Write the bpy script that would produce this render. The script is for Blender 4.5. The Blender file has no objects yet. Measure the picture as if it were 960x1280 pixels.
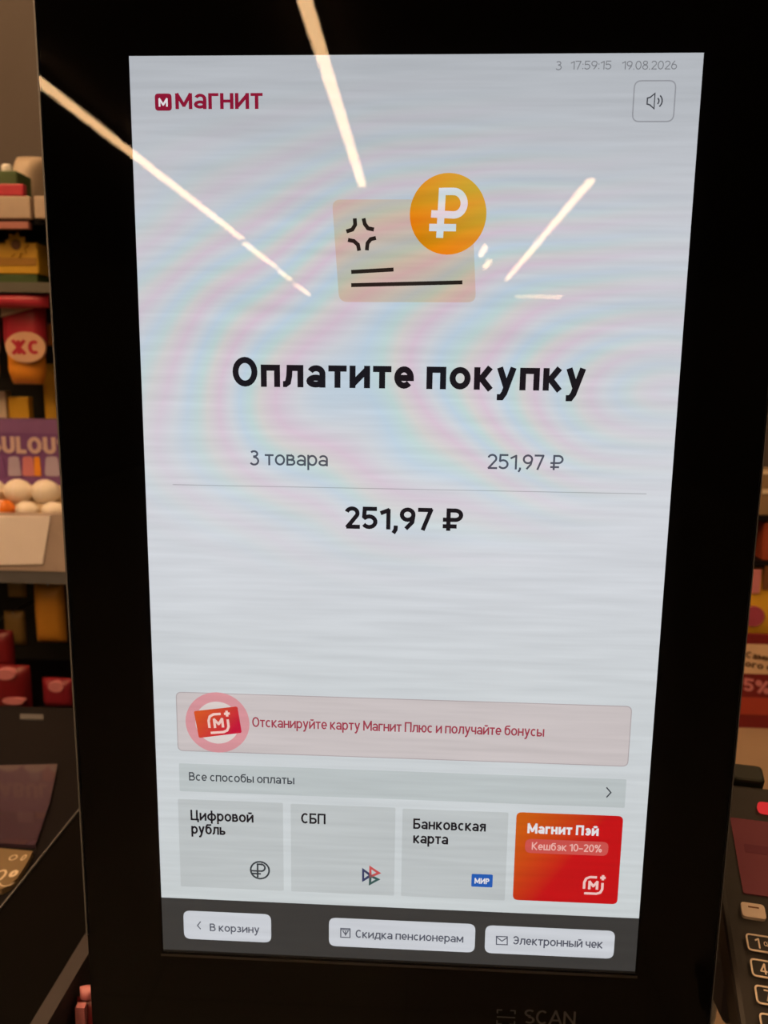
import bpy, bmesh, math, random
from mathutils import Vector, Matrix

random.seed(7)
SC = bpy.context.scene
COL = SC.collection

# ------------------------------------------------------------------ camera
FPX = 980.0
CAM = Vector((0.008337, -0.396022, 1.439183))
RW = Matrix(((0.9987316, 0.0486875, 0.0128336),
             (-0.0208196, 0.1672543, 0.9856939),
             (0.0458445, -0.9847109, 0.1680559)))      # rows: camera right, up, back
cam_data = bpy.data.cameras.new('camera')
cam = bpy.data.objects.new('camera', cam_data)
COL.objects.link(cam)
m = RW.transposed().to_4x4()
m.translation = CAM
cam.matrix_world = m
cam_data.sensor_fit = 'VERTICAL'
cam_data.sensor_height = 36.0
cam_data.lens = FPX / 1280.0 * 36.0
cam_data.clip_start = 0.02
cam_data.dof.use_dof = True
cam_data.dof.focus_distance = 0.40
cam_data.dof.aperture_fstop = 12.0
SC.camera = cam

# ------------------------------------------------------------------ world and exposure
world = bpy.data.worlds.new('World')
SC.world = world
world.use_nodes = True
bg = world.node_tree.nodes['Background']
bg.inputs[0].default_value = (1.0, 0.75, 0.55, 1)
bg.inputs[1].default_value = 0.03
SC.view_settings.view_transform = 'Standard'
SC.view_settings.look = 'None'
SC.view_settings.exposure = 0.0
SC.view_settings.gamma = 1.0
SC.view_settings.use_curve_mapping = False

LAMP_COLOR = (1.0, 0.60, 0.29)
LAMP_STRENGTH = 24.0

# ------------------------------------------------------------------ photo pixel -> ray -> place
def ray(px, py):
    return RW.transposed() @ Vector(((px - 480) / FPX, (640 - py) / FPX, -1.0))

def at_y(px, py, y):
    d = ray(px, py)
    return CAM + d * ((y - CAM.y) / d.y)

def at_z(px, py, z):
    d = ray(px, py)
    return CAM + d * ((z - CAM.z) / d.z)

# ------------------------------------------------------------------ materials
def srgb(r, g, b):
    def f(c):
        c /= 255.0
        return c / 12.92 if c <= 0.04045 else ((c + 0.055) / 1.055) ** 2.4
    return (f(r), f(g), f(b))

def mat(name, color, rough=0.5, metal=0.0, var=0.12, scale=30.0, bump=0.0, coat=0.0, spec=0.5):
    """plain surface with a slight procedural mottling"""
    mt = bpy.data.materials.new(name)
    mt.use_nodes = True
    nt = mt.node_tree
    b = nt.nodes['Principled BSDF']
    tc = nt.nodes.new('ShaderNodeTexCoord')
    no = nt.nodes.new('ShaderNodeTexNoise')
    no.inputs['Scale'].default_value = scale
    no.inputs['Detail'].default_value = 3
    nt.links.new(tc.outputs['Object'], no.inputs['Vector'])
    mx = nt.nodes.new('ShaderNodeMix')
    mx.data_type = 'RGBA'
    mx.inputs['A'].default_value = tuple(c * (1 - var) for c in color) + (1,)
    mx.inputs['B'].default_value = tuple(min(1, c * (1 + var)) for c in color) + (1,)
    nt.links.new(no.outputs['Fac'], mx.inputs['Factor'])
    nt.links.new(mx.outputs['Result'], b.inputs['Base Color'])
    b.inputs['Roughness'].default_value = rough
    b.inputs['Metallic'].default_value = metal
    b.inputs['Specular IOR Level'].default_value = spec
    b.inputs['Coat Weight'].default_value = coat
    if bump:
        bp = nt.nodes.new('ShaderNodeBump')
        bp.inputs['Strength'].default_value = bump
        bp.inputs['Distance'].default_value = 0.002
        nt.links.new(no.outputs['Fac'], bp.inputs['Height'])
        nt.links.new(bp.outputs['Normal'], b.inputs['Normal'])
    return mt

def lcd_group():
    """colour fringes of the LCD pixel raster: pastel rings and fine horizontal lines"""
    g = bpy.data.node_groups.new('LcdRaster', 'ShaderNodeTree')
    g.interface.new_socket('Color', in_out='INPUT', socket_type='NodeSocketColor')
    g.interface.new_socket('Color', in_out='OUTPUT', socket_type='NodeSocketColor')
    n, l = g.nodes, g.links
    gi = n.new('NodeGroupInput'); go = n.new('NodeGroupOutput')
    tc = n.new('ShaderNodeTexCoord')
    mp = n.new('ShaderNodeMapping'); mp.vector_type = 'POINT'
    c = at_y(850, 490, 0.0)
    mp.inputs['Location'].default_value = (-c.x * 0.8, 0, -c.z * 1.9)
    mp.inputs['Scale'].default_value = (0.8, 0.0, 1.9)
    l.new(tc.outputs['Object'], mp.inputs['Vector'])
    no = n.new('ShaderNodeTexNoise'); no.inputs['Scale'].default_value = 9.0; no.inputs['Detail'].default_value = 1.0
    l.new(tc.outputs['Object'], no.inputs['Vector'])
    ln = n.new('ShaderNodeVectorMath'); ln.operation = 'LENGTH'
    l.new(mp.outputs[0], ln.inputs[0])
    ma = n.new('ShaderNodeMath'); ma.operation = 'MULTIPLY_ADD'
    l.new(no.outputs['Fac'], ma.inputs[0]); ma.inputs[1].default_value = 0.07
    l.new(ln.outputs['Value'], ma.inputs[2])
    fr = n.new('ShaderNodeMath'); fr.operation = 'MULTIPLY'; fr.inputs[1].default_value = 34.0
    l.new(ma.outputs[0], fr.inputs[0])
    fc = n.new('ShaderNodeMath'); fc.operation = 'FRACT'
    l.new(fr.outputs[0], fc.inputs[0])
    rp = n.new('ShaderNodeValToRGB')
    cr = rp.color_ramp
    cr.elements[0].position = 0.0; cr.elements[0].color = (1.0, 1.0, 1.0, 1)
    cr.elements[1].position = 1.0; cr.elements[1].color = (1.0, 1.0, 1.0, 1)
    for p, col in ((0.22, (1.10, 0.82, 0.92, 1)), (0.45, (1.05, 0.98, 0.88, 1)), (0.62, (0.82, 1.04, 0.95, 1)), (0.8, (0.80, 0.98, 1.08, 1))):
        e = cr.elements.new(p); e.color = col
    l.new(fc.outputs[0], rp.inputs[0])
    # where the fringes are strong
    mp2 = n.new('ShaderNodeMapping')
    c2 = at_y(460, 430, 0.0)
    mp2.inputs['Location'].default_value = (-c2.x * 1.0, 0, -c2.z * 1.5)
    mp2.inputs['Scale'].default_value = (1.0, 0.0, 1.5)
    l.new(tc.outputs['Object'], mp2.inputs['Vector'])
    l2 = n.new('ShaderNodeVectorMath'); l2.operation = 'LENGTH'
    l.new(mp2.outputs[0], l2.inputs[0])
    mr = n.new('ShaderNodeMapRange'); mr.interpolation_type = 'SMOOTHSTEP'
    mr.inputs['From Min'].default_value = 0.06; mr.inputs['From Max'].default_value = 0.2
    mr.inputs['To Min'].default_value = 0.85; mr.inputs['To Max'].default_value = 0.0
    l.new(l2.outputs['Value'], mr.inputs['Value'])
    m1 = n.new('ShaderNodeMix'); m1.data_type = 'RGBA'; m1.blend_type = 'MULTIPLY'; m1.clamp_result = False
    l.new(mr.outputs[0], m1.inputs['Factor'])
    l.new(gi.outputs[0], m1.inputs['A']); l.new(rp.outputs[0], m1.inputs['B'])
    # raster lines
    mp3 = n.new('ShaderNodeMapping'); mp3.inputs['Scale'].default_value = (14.0, 0.0, 260.0)
    mp3.inputs['Rotation'].default_value = (0, math.radians(-2), 0)
    l.new(tc.outputs['Object'], mp3.inputs['Vector'])
    n3 = n.new('ShaderNodeTexNoise'); n3.inputs['Scale'].default_value = 1.0; n3.inputs['Detail'].default_value = 2.0
    l.new(mp3.outputs[0], n3.inputs['Vector'])
    r3 = n.new('ShaderNodeMapRange')
    r3.inputs['From Min'].default_value = 0.3; r3.inputs['From Max'].default_value = 0.7
    r3.inputs['To Min'].default_value = 0.94; r3.inputs['To Max'].default_value = 1.06
    l.new(n3.outputs['Fac'], r3.inputs['Value'])
    m2 = n.new('ShaderNodeMix'); m2.data_type = 'RGBA'; m2.blend_type = 'MULTIPLY'; m2.clamp_result = False
    m2.inputs['Factor'].default_value = 1.0
    l.new(m1.outputs['Result'], m2.inputs['A']); l.new(r3.outputs[0], m2.inputs['B'])
    l.new(m2.outputs['Result'], go.inputs[0])
    return g

LCD = lcd_group()

def lit(name, color, color2=None, p1=None, p2=None, raster=True, strength=1.0):
    """a lit colour of the display; with color2 a gradient of the artwork from p1 to p2"""
    mt = bpy.data.materials.new(name)
    mt.use_nodes = True
    nt = mt.node_tree
    nt.nodes.clear()
    out = nt.nodes.new('ShaderNodeOutputMaterial')
    em = nt.nodes.new('ShaderNodeEmission')
    em.inputs[1].default_value = strength
    nt.links.new(em.outputs[0], out.inputs[0])
    if color2 is None:
        c = nt.nodes.new('ShaderNodeRGB')
        c.outputs[0].default_value = tuple(color) + (1,)
        src = c.outputs[0]
    else:
        tc = nt.nodes.new('ShaderNodeTexCoord')
        d = p2 - p1
        s = nt.nodes.new('ShaderNodeVectorMath'); s.operation = 'SUBTRACT'
        s.inputs[1].default_value = p1
        nt.links.new(tc.outputs['Object'], s.inputs[0])
        dt = nt.nodes.new('ShaderNodeVectorMath'); dt.operation = 'DOT_PRODUCT'
        dt.inputs[1].default_value = d / d.length_squared
        nt.links.new(s.outputs[0], dt.inputs[0])
        mx = nt.nodes.new('ShaderNodeMix'); mx.data_type = 'RGBA'
        mx.inputs['A'].default_value = tuple(color) + (1,)
        mx.inputs['B'].default_value = tuple(color2) + (1,)
        nt.links.new(dt.outputs['Value'], mx.inputs['Factor'])
        src = mx.outputs['Result']
    if raster:
        gn = nt.nodes.new('ShaderNodeGroup'); gn.node_tree = LCD
        nt.links.new(src, gn.inputs[0])
        src = gn.outputs[0]
    nt.links.new(src, em.inputs[0])
    return mt

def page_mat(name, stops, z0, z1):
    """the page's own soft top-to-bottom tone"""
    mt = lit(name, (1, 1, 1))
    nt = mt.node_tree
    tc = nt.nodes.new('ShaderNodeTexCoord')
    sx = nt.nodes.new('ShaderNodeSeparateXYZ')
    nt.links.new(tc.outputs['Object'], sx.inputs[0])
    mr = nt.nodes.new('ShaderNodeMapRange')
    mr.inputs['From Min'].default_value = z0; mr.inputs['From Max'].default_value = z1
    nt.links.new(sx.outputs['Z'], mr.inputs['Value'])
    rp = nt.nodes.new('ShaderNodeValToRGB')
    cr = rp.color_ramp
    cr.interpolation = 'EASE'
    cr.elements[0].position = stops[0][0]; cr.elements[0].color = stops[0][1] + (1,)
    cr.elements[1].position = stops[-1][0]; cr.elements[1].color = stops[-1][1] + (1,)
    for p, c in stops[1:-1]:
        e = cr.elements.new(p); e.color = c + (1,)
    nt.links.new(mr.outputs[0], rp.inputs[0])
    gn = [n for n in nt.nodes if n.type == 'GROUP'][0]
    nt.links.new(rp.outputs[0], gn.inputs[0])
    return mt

def glass_mat(name):
    mt = bpy.data.materials.new(name)
    mt.use_nodes = True
    nt = mt.node_tree
    nt.nodes.clear()
    out = nt.nodes.new('ShaderNodeOutputMaterial')
    tr = nt.nodes.new('ShaderNodeBsdfTransparent')
    gl = nt.nodes.new('ShaderNodeBsdfGlossy'); gl.inputs['Roughness'].default_value = 0.012
    fr = nt.nodes.new('ShaderNodeFresnel'); fr.inputs['IOR'].default_value = 1.5
    mx = nt.nodes.new('ShaderNodeMixShader')
    nt.links.new(fr.outputs[0], mx.inputs[0])
    nt.links.new(tr.outputs[0], mx.inputs[1]); nt.links.new(gl.outputs[0], mx.inputs[2])
    nt.links.new(mx.outputs[0], out.inputs[0])
    return mt

# ------------------------------------------------------------------ object helpers
ORG = {}

def thing(name, loc, label, cat, group=None, kind=None):
    o = bpy.data.objects.new(name, None)
    o.empty_display_size = 0.03
    COL.objects.link(o)
    o.location = loc
    ORG[o.name] = Vector(loc)
    if kind:
        o['kind'] = kind
    else:
        o['label'] = label; o['category'] = cat
    if group:
        o['group'] = group
    return o

def link_bm(name, bm, material, parent=None, label=None, smooth=False, bevel=0.0, seg=2):
    """bm holds world coordinates; the object keeps its thing's origin"""
    if bevel > 0:
        bmesh.ops.bevel(bm, geom=list(bm.edges), offset=bevel, segments=seg, affect='EDGES', profile=0.5)
    org = ORG.get(parent.name, Vector((0, 0, 0))) if parent else Vector((0, 0, 0))
    if org.length:
        bmesh.ops.translate(bm, verts=bm.verts, vec=-org)
    me = bpy.data.meshes.new(name)
    bm.to_mesh(me); bm.free()
    if smooth:
        for p in me.polygons:
            p.use_smooth = True
    me.materials.append(material)
    o = bpy.data.objects.new(name, me)
    COL.objects.link(o)
    if parent:
        o.parent = parent
        ORG[o.name] = org
    if label:
        o['label'] = label
    return o

def b_box(x0, x1, y0, y1, z0, z1, bm=None):
    bm = bm or bmesh.new()
    v = [bm.verts.new(p) for p in ((x0, y0, z0), (x1, y0, z0), (x1, y1, z0), (x0, y1, z0),
                                   (x0, y0, z1), (x1, y0, z1), (x1, y1, z1), (x0, y1, z1))]
    for f in ((3, 2, 1, 0), (4, 5, 6, 7), (0, 1, 5, 4), (1, 2, 6, 5), (2, 3, 7, 6), (3, 0, 4, 7)):
        bm.faces.new([v[i] for i in f])
    return bm

def b_prism(poly, vec, bm=None):
    """extrude a 3D polygon along vec"""
    bm = bm or bmesh.new()
    a = [bm.verts.new(p) for p in poly]
    b = [bm.verts.new(Vector(p) + Vector(vec)) for p in poly]
    bm.faces.new(a); bm.faces.new(list(reversed(b)))
    n = len(a)
    for i in range(n):
        bm.faces.new((a[i], b[i], b[(i + 1) % n], a[(i + 1) % n]))
    bmesh.ops.recalc_face_normals(bm, faces=bm.faces)
    return bm

def b_tube(pts, r, n=10, bm=None):
    bm = bm or bmesh.new()
    pts = [Vector(p) for p in pts]
    rings = []
    for i, p in enumerate(pts):
        d = (pts[min(i + 1, len(pts) - 1)] - pts[max(i - 1, 0)]).normalized()
        a = d.cross(Vector((0, 0, 1)))
        if a.length < 1e-3:
            a = d.cross(Vector((1, 0, 0)))
        a.normalize(); b = d.cross(a)
        rings.append([bm.verts.new(p + (a * math.cos(t) + b * math.sin(t)) * r) for t in [2 * math.pi * k / n for k in range(n)]])
    for q, s in zip(rings, rings[1:]):
        for k in range(n):
            bm.faces.new((q[k], q[(k + 1) % n], s[(k + 1) % n], s[k]))
    bm.faces.new(rings[0]); bm.faces.new(rings[-1])
    bmesh.ops.recalc_face_normals(bm, faces=bm.faces)
    return bm

def b_lathe(c, prof, axis=Vector((0, 0, 1)), n=20, bm=None):
    bm = bm or bmesh.new()
    c = Vector(c)
    a = axis.orthogonal().normalized(); b = axis.cross(a)
    rings = []
    for r, h in prof:
        rings.append([bm.verts.new(c + axis * h + (a * math.cos(t) + b * math.sin(t)) * max(r, 1e-5)) for t in [2 * math.pi * k / n for k in range(n)]])
    for q, s in zip(rings, rings[1:]):
        for k in range(n):
            bm.faces.new((q[k], q[(k + 1) % n], s[(k + 1) % n], s[k]))
    bm.faces.new(rings[0]); bm.faces.new(rings[-1])
    bmesh.ops.recalc_face_normals(bm, faces=bm.faces)
    return bm

def rounded(pts, r, seg=5):
    """round the corners of a 2D polygon"""
    out = []
    n = len(pts)
    for i in range(n):
        p = Vector(pts[i]); a = Vector(pts[i - 1]); b = Vector(pts[(i + 1) % n])
        da = (a - p).normalized(); db = (b - p).normalized()
        p0 = p + da * r; p1 = p + db * r
        for k in range(seg + 1):
            t = k / seg
            out.append(p0 * (1 - t) ** 2 + p * 2 * t * (1 - t) + p1 * t * t)
    return out

# ------------------------------------------------------------------ stroke lettering
def arc(cx, cy, rx, ry, a0, a1, n=14):
    return [(cx + rx * math.cos(math.radians(a0 + (a1 - a0) * i / n)), cy + ry * math.sin(math.radians(a0 + (a1 - a0) * i / n))) for i in range(n + 1)]

GAP = 0.07

def glyph(ch, w):
    """strokes of one character (capital height 1) drawn with pen width w: (advance, strokes)"""
    h = w / 2
    X = 0.75
    g = GAP
    def o(W, T): return [arc(W / 2, T / 2, W / 2 - h, T / 2 - h, 0, 360, 24)]
    up = {'О': 'о', 'П': 'п', 'И': 'и', 'Н': 'н', 'Г': 'г', 'М': 'м', 'Т': 'т', 'Л': 'л', 'К': 'к', 'С': 'с', 'Ц': 'ц',
          'В': 'в', 'Э': 'э', 'Ж': 'ж', 'O': 'о', 'C': 'с', 'M': 'м', 'B': 'в', 'H': 'н'}
    c = ch; T = X; ws = 1.0
    if ch in up:
        c = up[ch]; T = 1.0; ws = 1.2
    elif ch in 'сc' and False:
        pass
    S = None
    if c == 'о': W = 0.64 * ws; S = o(W, T)
    elif c == 'п': W = 0.6 * ws; S = [[(h, 0), (h, T - h), (W - h, T - h), (W - h, 0)]]
    elif c == 'н': W = 0.6 * ws; S = [[(h, 0), (h, T)], [(W - h, 0), (W - h, T)], [(h, T / 2), (W - h, T / 2)]]
    elif c == 'г': W = 0.46 * ws; S = [[(h, 0), (h, T - h), (W, T - h)]]
    elif c == 'т': W = 0.54 * ws; S = [[(0, T - h), (W, T - h)], [(W / 2, 0), (W / 2, T)]]
    elif c == 'и' or c == 'й':
        W = 0.63 * ws; S = [[(h, T), (h, 0)], [(W - h, 0), (W - h, T)], [(h, h * 1.2), (W - h, T - h * 1.2)]]
        if c == 'й': S.append(arc(W / 2, T + 0.24, 0.15, 0.12, 200, 340, 8))
    elif c == 'л': W = 0.62 * ws; S = [[(W - h, 0), (W - h, T - h), (W * 0.32, T - h)] + [(W * 0.3, T * 0.5), (W * 0.24, T * 0.22), (W * 0.12, h), (0, h)]]
    elif c == 'д': W = 0.7; S = [[(0.6, h), (0.6, X - h), (0.24, X - h), (0.21, 0.4), (0.1, h)], [(h, -0.17), (h, h), (W - h, h), (W - h, -0.17)]]
    elif c == 'а':
        W = 0.58
        S = [[(W - h, 0), (W - h, T * 0.6)] + arc(W / 2, T * 0.62, W / 2 - h, T * 0.38 - h, 0, 155, 12), arc(W / 2 - 0.01, T * 0.29, W / 2 - h, T * 0.29 - h, 0, 360, 20)]
    elif c == 'е': W = 0.6; S = [[(h, T * 0.48), (W - h, T * 0.48)] + arc(W / 2, T / 2, W / 2 - h, T / 2 - h, 0, 318, 20)]
    elif c == 'э': W = 0.58 * ws; S = [arc(W / 2, T / 2, W / 2 - h, T / 2 - h, -145, 145, 20), [(W * 0.3, T / 2), (W - h, T / 2)]]
    elif c == 'с': W = 0.57 * ws; S = [arc(W * 0.53, T / 2, W * 0.53 - h, T / 2 - h, 48, 312, 18)]
    elif c == 'к': W = 0.58 * ws; S = [[(h, 0), (h, T)], [(W - h, T), (h + w * 0.6, T / 2), (W - h * 0.8, 0)]]
    elif c == 'ж': W = 0.8 * ws; S = [[(W / 2, 0), (W / 2, T)], [(W - h, T), (W / 2, T / 2), (W - h, 0)], [(h, T), (W / 2, T / 2), (h, 0)]]
    elif c == 'у': W = 0.6; S = [[(h, T), (W / 2, h)], [(W - h, T), (W * 0.42, -0.1), (W * 0.28, -0.24), (0.04, -0.24)]]
    elif c == 'р': W = 0.62; S = [[(h, -0.28), (h, T)], arc(W / 2, T / 2, W / 2 - h, T / 2 - h, 0, 360, 22)]
    elif c == 'в':
        W = 0.56 * ws; m = T * 0.53
        S = [[(W * 0.5, m), (W * 0.56, m)] + arc(W * 0.56, m / 2 + h / 2, W * 0.44 - h, m / 2 - h / 2, 90, -90, 10) + [(h, h), (h, T - h), (W * 0.52, T - h)] + arc(W * 0.52, (T + m) / 2 - h / 2, W * 0.38 - h, (T - m) / 2 - h / 2, 90, -90, 10) + [(h, m)]]
    elif c == 'б': W = 0.62; S = o(W, T) + [[(h, T / 2), (h * 1.1, 0.72), (0.2, 0.9), (W - 0.04, 1.0 - h)]]
    elif c == 'Б': W = 0.66; S = [[(W - 0.05, 1 - h), (h, 1 - h), (h, h), (W * 0.5, h)] + arc(W * 0.55, 0.29, W * 0.45 - h, 0.29 - h, -90, 90, 12) + [(h, 0.58 - h)]]
    elif c == 'ь' or c == 'ы':
        W = 0.56; S = [[(h, T), (h, h), (W * 0.5, h)] + arc(W * 0.52, T * 0.28, W * 0.48 - h, T * 0.28 - h, -90, 90, 12) + [(h, T * 0.56 - h)]]
        if c == 'ы': S.append([(W + 0.14, 0), (W + 0.14, T)]); W += 0.14 + h
    elif c == 'м': W = 0.76 * ws; S = [[(h, 0), (h, T - h * 0.6), (W / 2, T * 0.22), (W - h, T - h * 0.6), (W - h, 0)]]
    elif c == 'з': W = 0.52; m = T * 0.53; S = [arc(W * 0.45, (T + m) / 2 - h / 2, W * 0.46 - h, (T - m) / 2 - h / 2, 150, -90, 12) + arc(W * 0.45, m / 2 + h / 2, W * 0.55 - h, m / 2 - h / 2, 90, -150, 12)]
    elif c == 'ф': W = 0.84; S = [arc(W / 2, T / 2, W / 2 - h, T / 2 - h, 0, 360, 24), [(W / 2, -0.26), (W / 2, 1.0)]]
    elif c == 'ц': W = 0.64 * ws; S = [[(h, T), (h, h), (W - h, h), (W - h, -0.17)], [(W - h - 0.1, T), (W - h - 0.1, h)]]
    elif c == 'ч': W = 0.54; S = [[(h, T), (h, T * 0.55), (h + 0.08, T * 0.4), (W - h, T * 0.4)], [(W - h, 0), (W - h, T)]]
    elif c == 'ш': W = 0.84; S = [[(h, T), (h, h), (W - h, h), (W - h, T)], [(W / 2, h), (W / 2, T)]]
    elif c == 'я': W = 0.56; S = [[(W - h, 0), (W - h, T - h), (W * 0.45, T - h)] + arc(W * 0.45, T * 0.72, W * 0.45 - h, T * 0.28 - h, 90, 270, 10) + [(W - h, T * 0.44 + h)], [(W * 0.45, T * 0.44), (h, 0)]]
    elif c == 'ю': W = 0.84; S = [[(h, 0), (h, T)], [(h, T / 2), (0.3, T / 2)], arc(0.56, T / 2, 0.28 - h, T / 2 - h, 0, 360, 20)]
    elif c == '₽': W = 0.74; S = [[(0.2, 0), (0.2, 1 - h), (0.42, 1 - h)] + arc(0.44, 0.7, 0.3 - h, 0.3 - h, 90, -90, 14) + [(0.0, 0.4 + h)], [(0.0, 0.2), (0.5, 0.2)]]
    elif c == '0': W = 0.62; S = [arc(W / 2, 0.5, W / 2 - h, 0.5 - h, 0, 360, 24)]
    elif c == '1': W = 0.4; S = [[(0.02, 0.72), (W - h, 1 - h * 1.5), (W - h, 0)]]
    elif c == '2': W = 0.58; S = [arc(W / 2, 0.7, W / 2 - h, 0.3 - h, 165, -30, 12) + [(h * 1.4, h), (W, h)]]
    elif c == '3': W = 0.58; S = [arc(W * 0.45, 0.76, W * 0.46 - h, 0.24 - h, 150, -90, 12) + arc(W * 0.45, 0.3 - h * 0.3, W * 0.55 - h, 0.3 - h * 0.7, 90, -150, 12)]
    elif c == '4': W = 0.62; S = [[(W * 0.72, 0), (W * 0.72, 1 - h), (h, 0.26), (W, 0.26)]]
    elif c == '5': W = 0.58; S = [[(W - 0.04, 1 - h), (0.1, 1 - h), (0.08, 0.55)] + arc(W * 0.45, 0.33, W * 0.55 - h, 0.33 - h, 130, -150, 14)]
    elif c == '6': W = 0.6; S = [arc(W / 2, 0.32, W / 2 - h, 0.32 - h, 0, 360, 20), [(h, 0.34), (0.13, 0.65), (0.36, 1 - h * 0.5)]]
    elif c == '7': W = 0.56; S = [[(0, 1 - h), (W - h, 1 - h), (W * 0.32, 0)]]
    elif c == '8': W = 0.6; S = [arc(W / 2, 0.27, W / 2 - h, 0.29 - h, 0, 360, 20), arc(W / 2, 0.76, W * 0.43 - h, 0.25 - h, 0, 360, 20)]
    elif c == '9': W = 0.6; S = [arc(W / 2, 0.68, W / 2 - h, 0.32 - h, 0, 360, 20), [(W - h, 0.66), (W - 0.13, 0.35), (W - 0.36, h * 0.5)]]
    elif c == ',': W = 0.16; S = [[(0.11, w), (0.1, 0), (0.02, -0.16)]]
    elif c == '.': W = 0.14; S = [[(0.07, 0), (0.07, w * 1.1)]]
    elif c == ':': W = 0.14; S = [[(0.07, 0.05), (0.07, 0.05 + w * 1.1)], [(0.07, 0.55), (0.07, 0.55 + w * 1.1)]]
    elif c == '%': W = 0.9; S = [arc(0.2, 0.76, 0.2 - h, 0.24 - h, 0, 360, 14), arc(0.7, 0.24, 0.2 - h, 0.24 - h, 0, 360, 14), [(0.22, 0), (0.68, 1)]]
    elif c == '–': W = 0.5; S = [[(0, 0.38), (W, 0.38)]]
    elif c == 'S': W = 0.6; S = [arc(W / 2, 0.74, W / 2 - h, 0.26 - h, 35, 270, 14) + arc(W / 2, 0.26 - h * 0.0, W / 2 - h, 0.26 - h, 90, -145, 14)]
    elif c == 'A': W = 0.76; S = [[(h * 0.6, 0), (W / 2, 1 - h * 0.4), (W - h * 0.6, 0)], [(W * 0.2, 0.3), (W * 0.8, 0.3)]]
    elif c == 'N': W = 0.7; S = [[(h, 0), (h, 1 - h), (W - h, h), (W - h, 1)]]
    elif c == 'F': W = 0.56; S = [[(h, 0), (h, 1 - h), (W, 1 - h)], [(h, 0.5), (W * 0.85, 0.5)]]
    elif c == 'U': W = 0.68; S = [[(h, 1), (h, 0.34)] + arc(W / 2, 0.34, W / 2 - h, 0.34 - h, 180, 360, 12) + [(W - h, 1)]]
    elif c == 'L': W = 0.54; S = [[(h, 1), (h, h), (W, h)]]
    elif c == 'Q': W = 0.74; S = [arc(W / 2, 0.5, W / 2 - h, 0.5 - h, 0, 360, 20), [(W * 0.6, 0.25), (W, -0.03)]]
    elif c == 'Z': W = 0.62; S = [[(0, 1 - h), (W - h, 1 - h), (h, h), (W, h)]]
    elif c == 'G': W = 0.7; S = [arc(W / 2, 0.5, W / 2 - h, 0.5 - h, 50, 350, 18) + [(W - h, 0.48), (W * 0.55, 0.48)]]
    elif c == 'I': W = w; S = [[(h, 0), (h, 1)]]
    elif c == 'Р': W = 0.62; S = [[(h, 0), (h, 1 - h), (0.34, 1 - h)] + arc(0.34, 0.7, 0.28 - h, 0.3 - h, 90, -90, 12) + [(h, 0.4 + h)]]
    elif c == ' ': W = 0.2; S = []
    else: W = 0.5; S = [[(h, 0), (h, T)]]
    return W + g, S

def ribbon(pts, w):
    """2D quads of a stroke with mitred joints"""
    P = [Vector(p) for p in pts]
    closed = (P[0] - P[-1]).length < 1e-6 and len(P) > 3
    if not closed:
        # very sharp corners: two strokes that overlap
        for i in range(1, len(P) - 1):
            d1 = (P[i] - P[i - 1]).normalized(); d2 = (P[i + 1] - P[i]).normalized()
            if d1.dot(d2) < -0.1:
                e1 = P[i] + d1 * (w * 0.3); e2 = P[i] - d2 * (w * 0.3)
                return ribbon(P[:i] + [e1], w) + ribbon([e2] + P[i + 1:], w)
    if closed:
        P = P[:-1]
    n = len(P)
    L, R = [], []
    for i in range(n):
        a = P[i - 1] if (closed or i > 0) else None
        b = P[(i + 1) % n] if (closed or i < n - 1) else None
        d1 = (P[i] - a).normalized() if a is not None else None
        d2 = (b - P[i]).normalized() if b is not None else None
        if d1 is None: d1 = d2
        if d2 is None: d2 = d1
        n1 = Vector((-d1.y, d1.x)); n2 = Vector((-d2.y, d2.x))
        mm = n1 + n2
        if mm.length < 1e-4:
            mm = n1.copy()
        mm.normalize()
        k = 1.0 / max(mm.dot(n1), 0.55)
        L.append(P[i] + mm * (w / 2 * k)); R.append(P[i] - mm * (w / 2 * k))
    q = []
    for i in range(n if closed else n - 1):
        j = (i + 1) % n
        q.append((L[i], R[i], R[j], L[j]))
    return q

def text_quads(s, w, ratio=1.0):
    """quads of a line of text; ratio = horizontal over vertical stretch that will follow"""
    x = 0; Q = []
    for ch in s:
        a, S = glyph(ch, w)
        for st in S:
            for q in ribbon([(u * ratio, v) for u, v in st], w):
                Q.append([(p.x / ratio + x, p.y) for p in q])
        x += a
    return Q, x - GAP

def b_quads(Q, f, n=None, bm=None, ink=0.0):
    """2D quads placed by f(x, y) -> world"""
    bm = bm or bmesh.new()
    n = Vector(n) if n is not None else None
    for i, q in enumerate(Q):
        off = n * (ink * (i % 47)) if (ink and n is not None) else Vector((0, 0, 0))
        bm.faces.new([bm.verts.new(f(x, y) + off) for x, y in q])
    if n is not None:
        for fc in bm.faces:
            fc.normal_update()
            if fc.normal.dot(n) < 0:
                fc.normal_flip()
    return bm

# ------------------------------------------------------------------ shared materials
M_black = mat('BlackPlastic', (0.012, 0.011, 0.012), 0.45, var=0.2)
M_blackgloss = mat('BlackGloss', (0.004, 0.0035, 0.0035), 0.4, var=0.2, spec=0.05)
M_darkbrown = mat('DarkBrownPlastic', (0.009, 0.0075, 0.009), 0.45, spec=0.1)
M_mask = mat('BlackMask', (0.006, 0.005, 0.005), 0.8, spec=0.0)
M_steel = mat('Steel', (0.42, 0.40, 0.38), 0.35, metal=0.9)
M_greytrim = mat('GreyTrim', (0.17, 0.17, 0.19), 0.5, metal=0.4)
M_white = mat('WhitePlastic', (0.75, 0.73, 0.70), 0.5, var=0.05)
M_paper = mat('Paper', (0.92, 0.84, 0.86), 0.7, var=0.04)
M_cream = mat('Cream', (0.78, 0.66, 0.50), 0.5)
M_red = mat('RedPack', (0.50, 0.03, 0.06), 0.35)
M_darkred = mat('DarkRedPack', (0.19, 0.01, 0.016), 0.4)
M_pink = mat('PinkPack', (0.62, 0.22, 0.26), 0.4)
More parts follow.
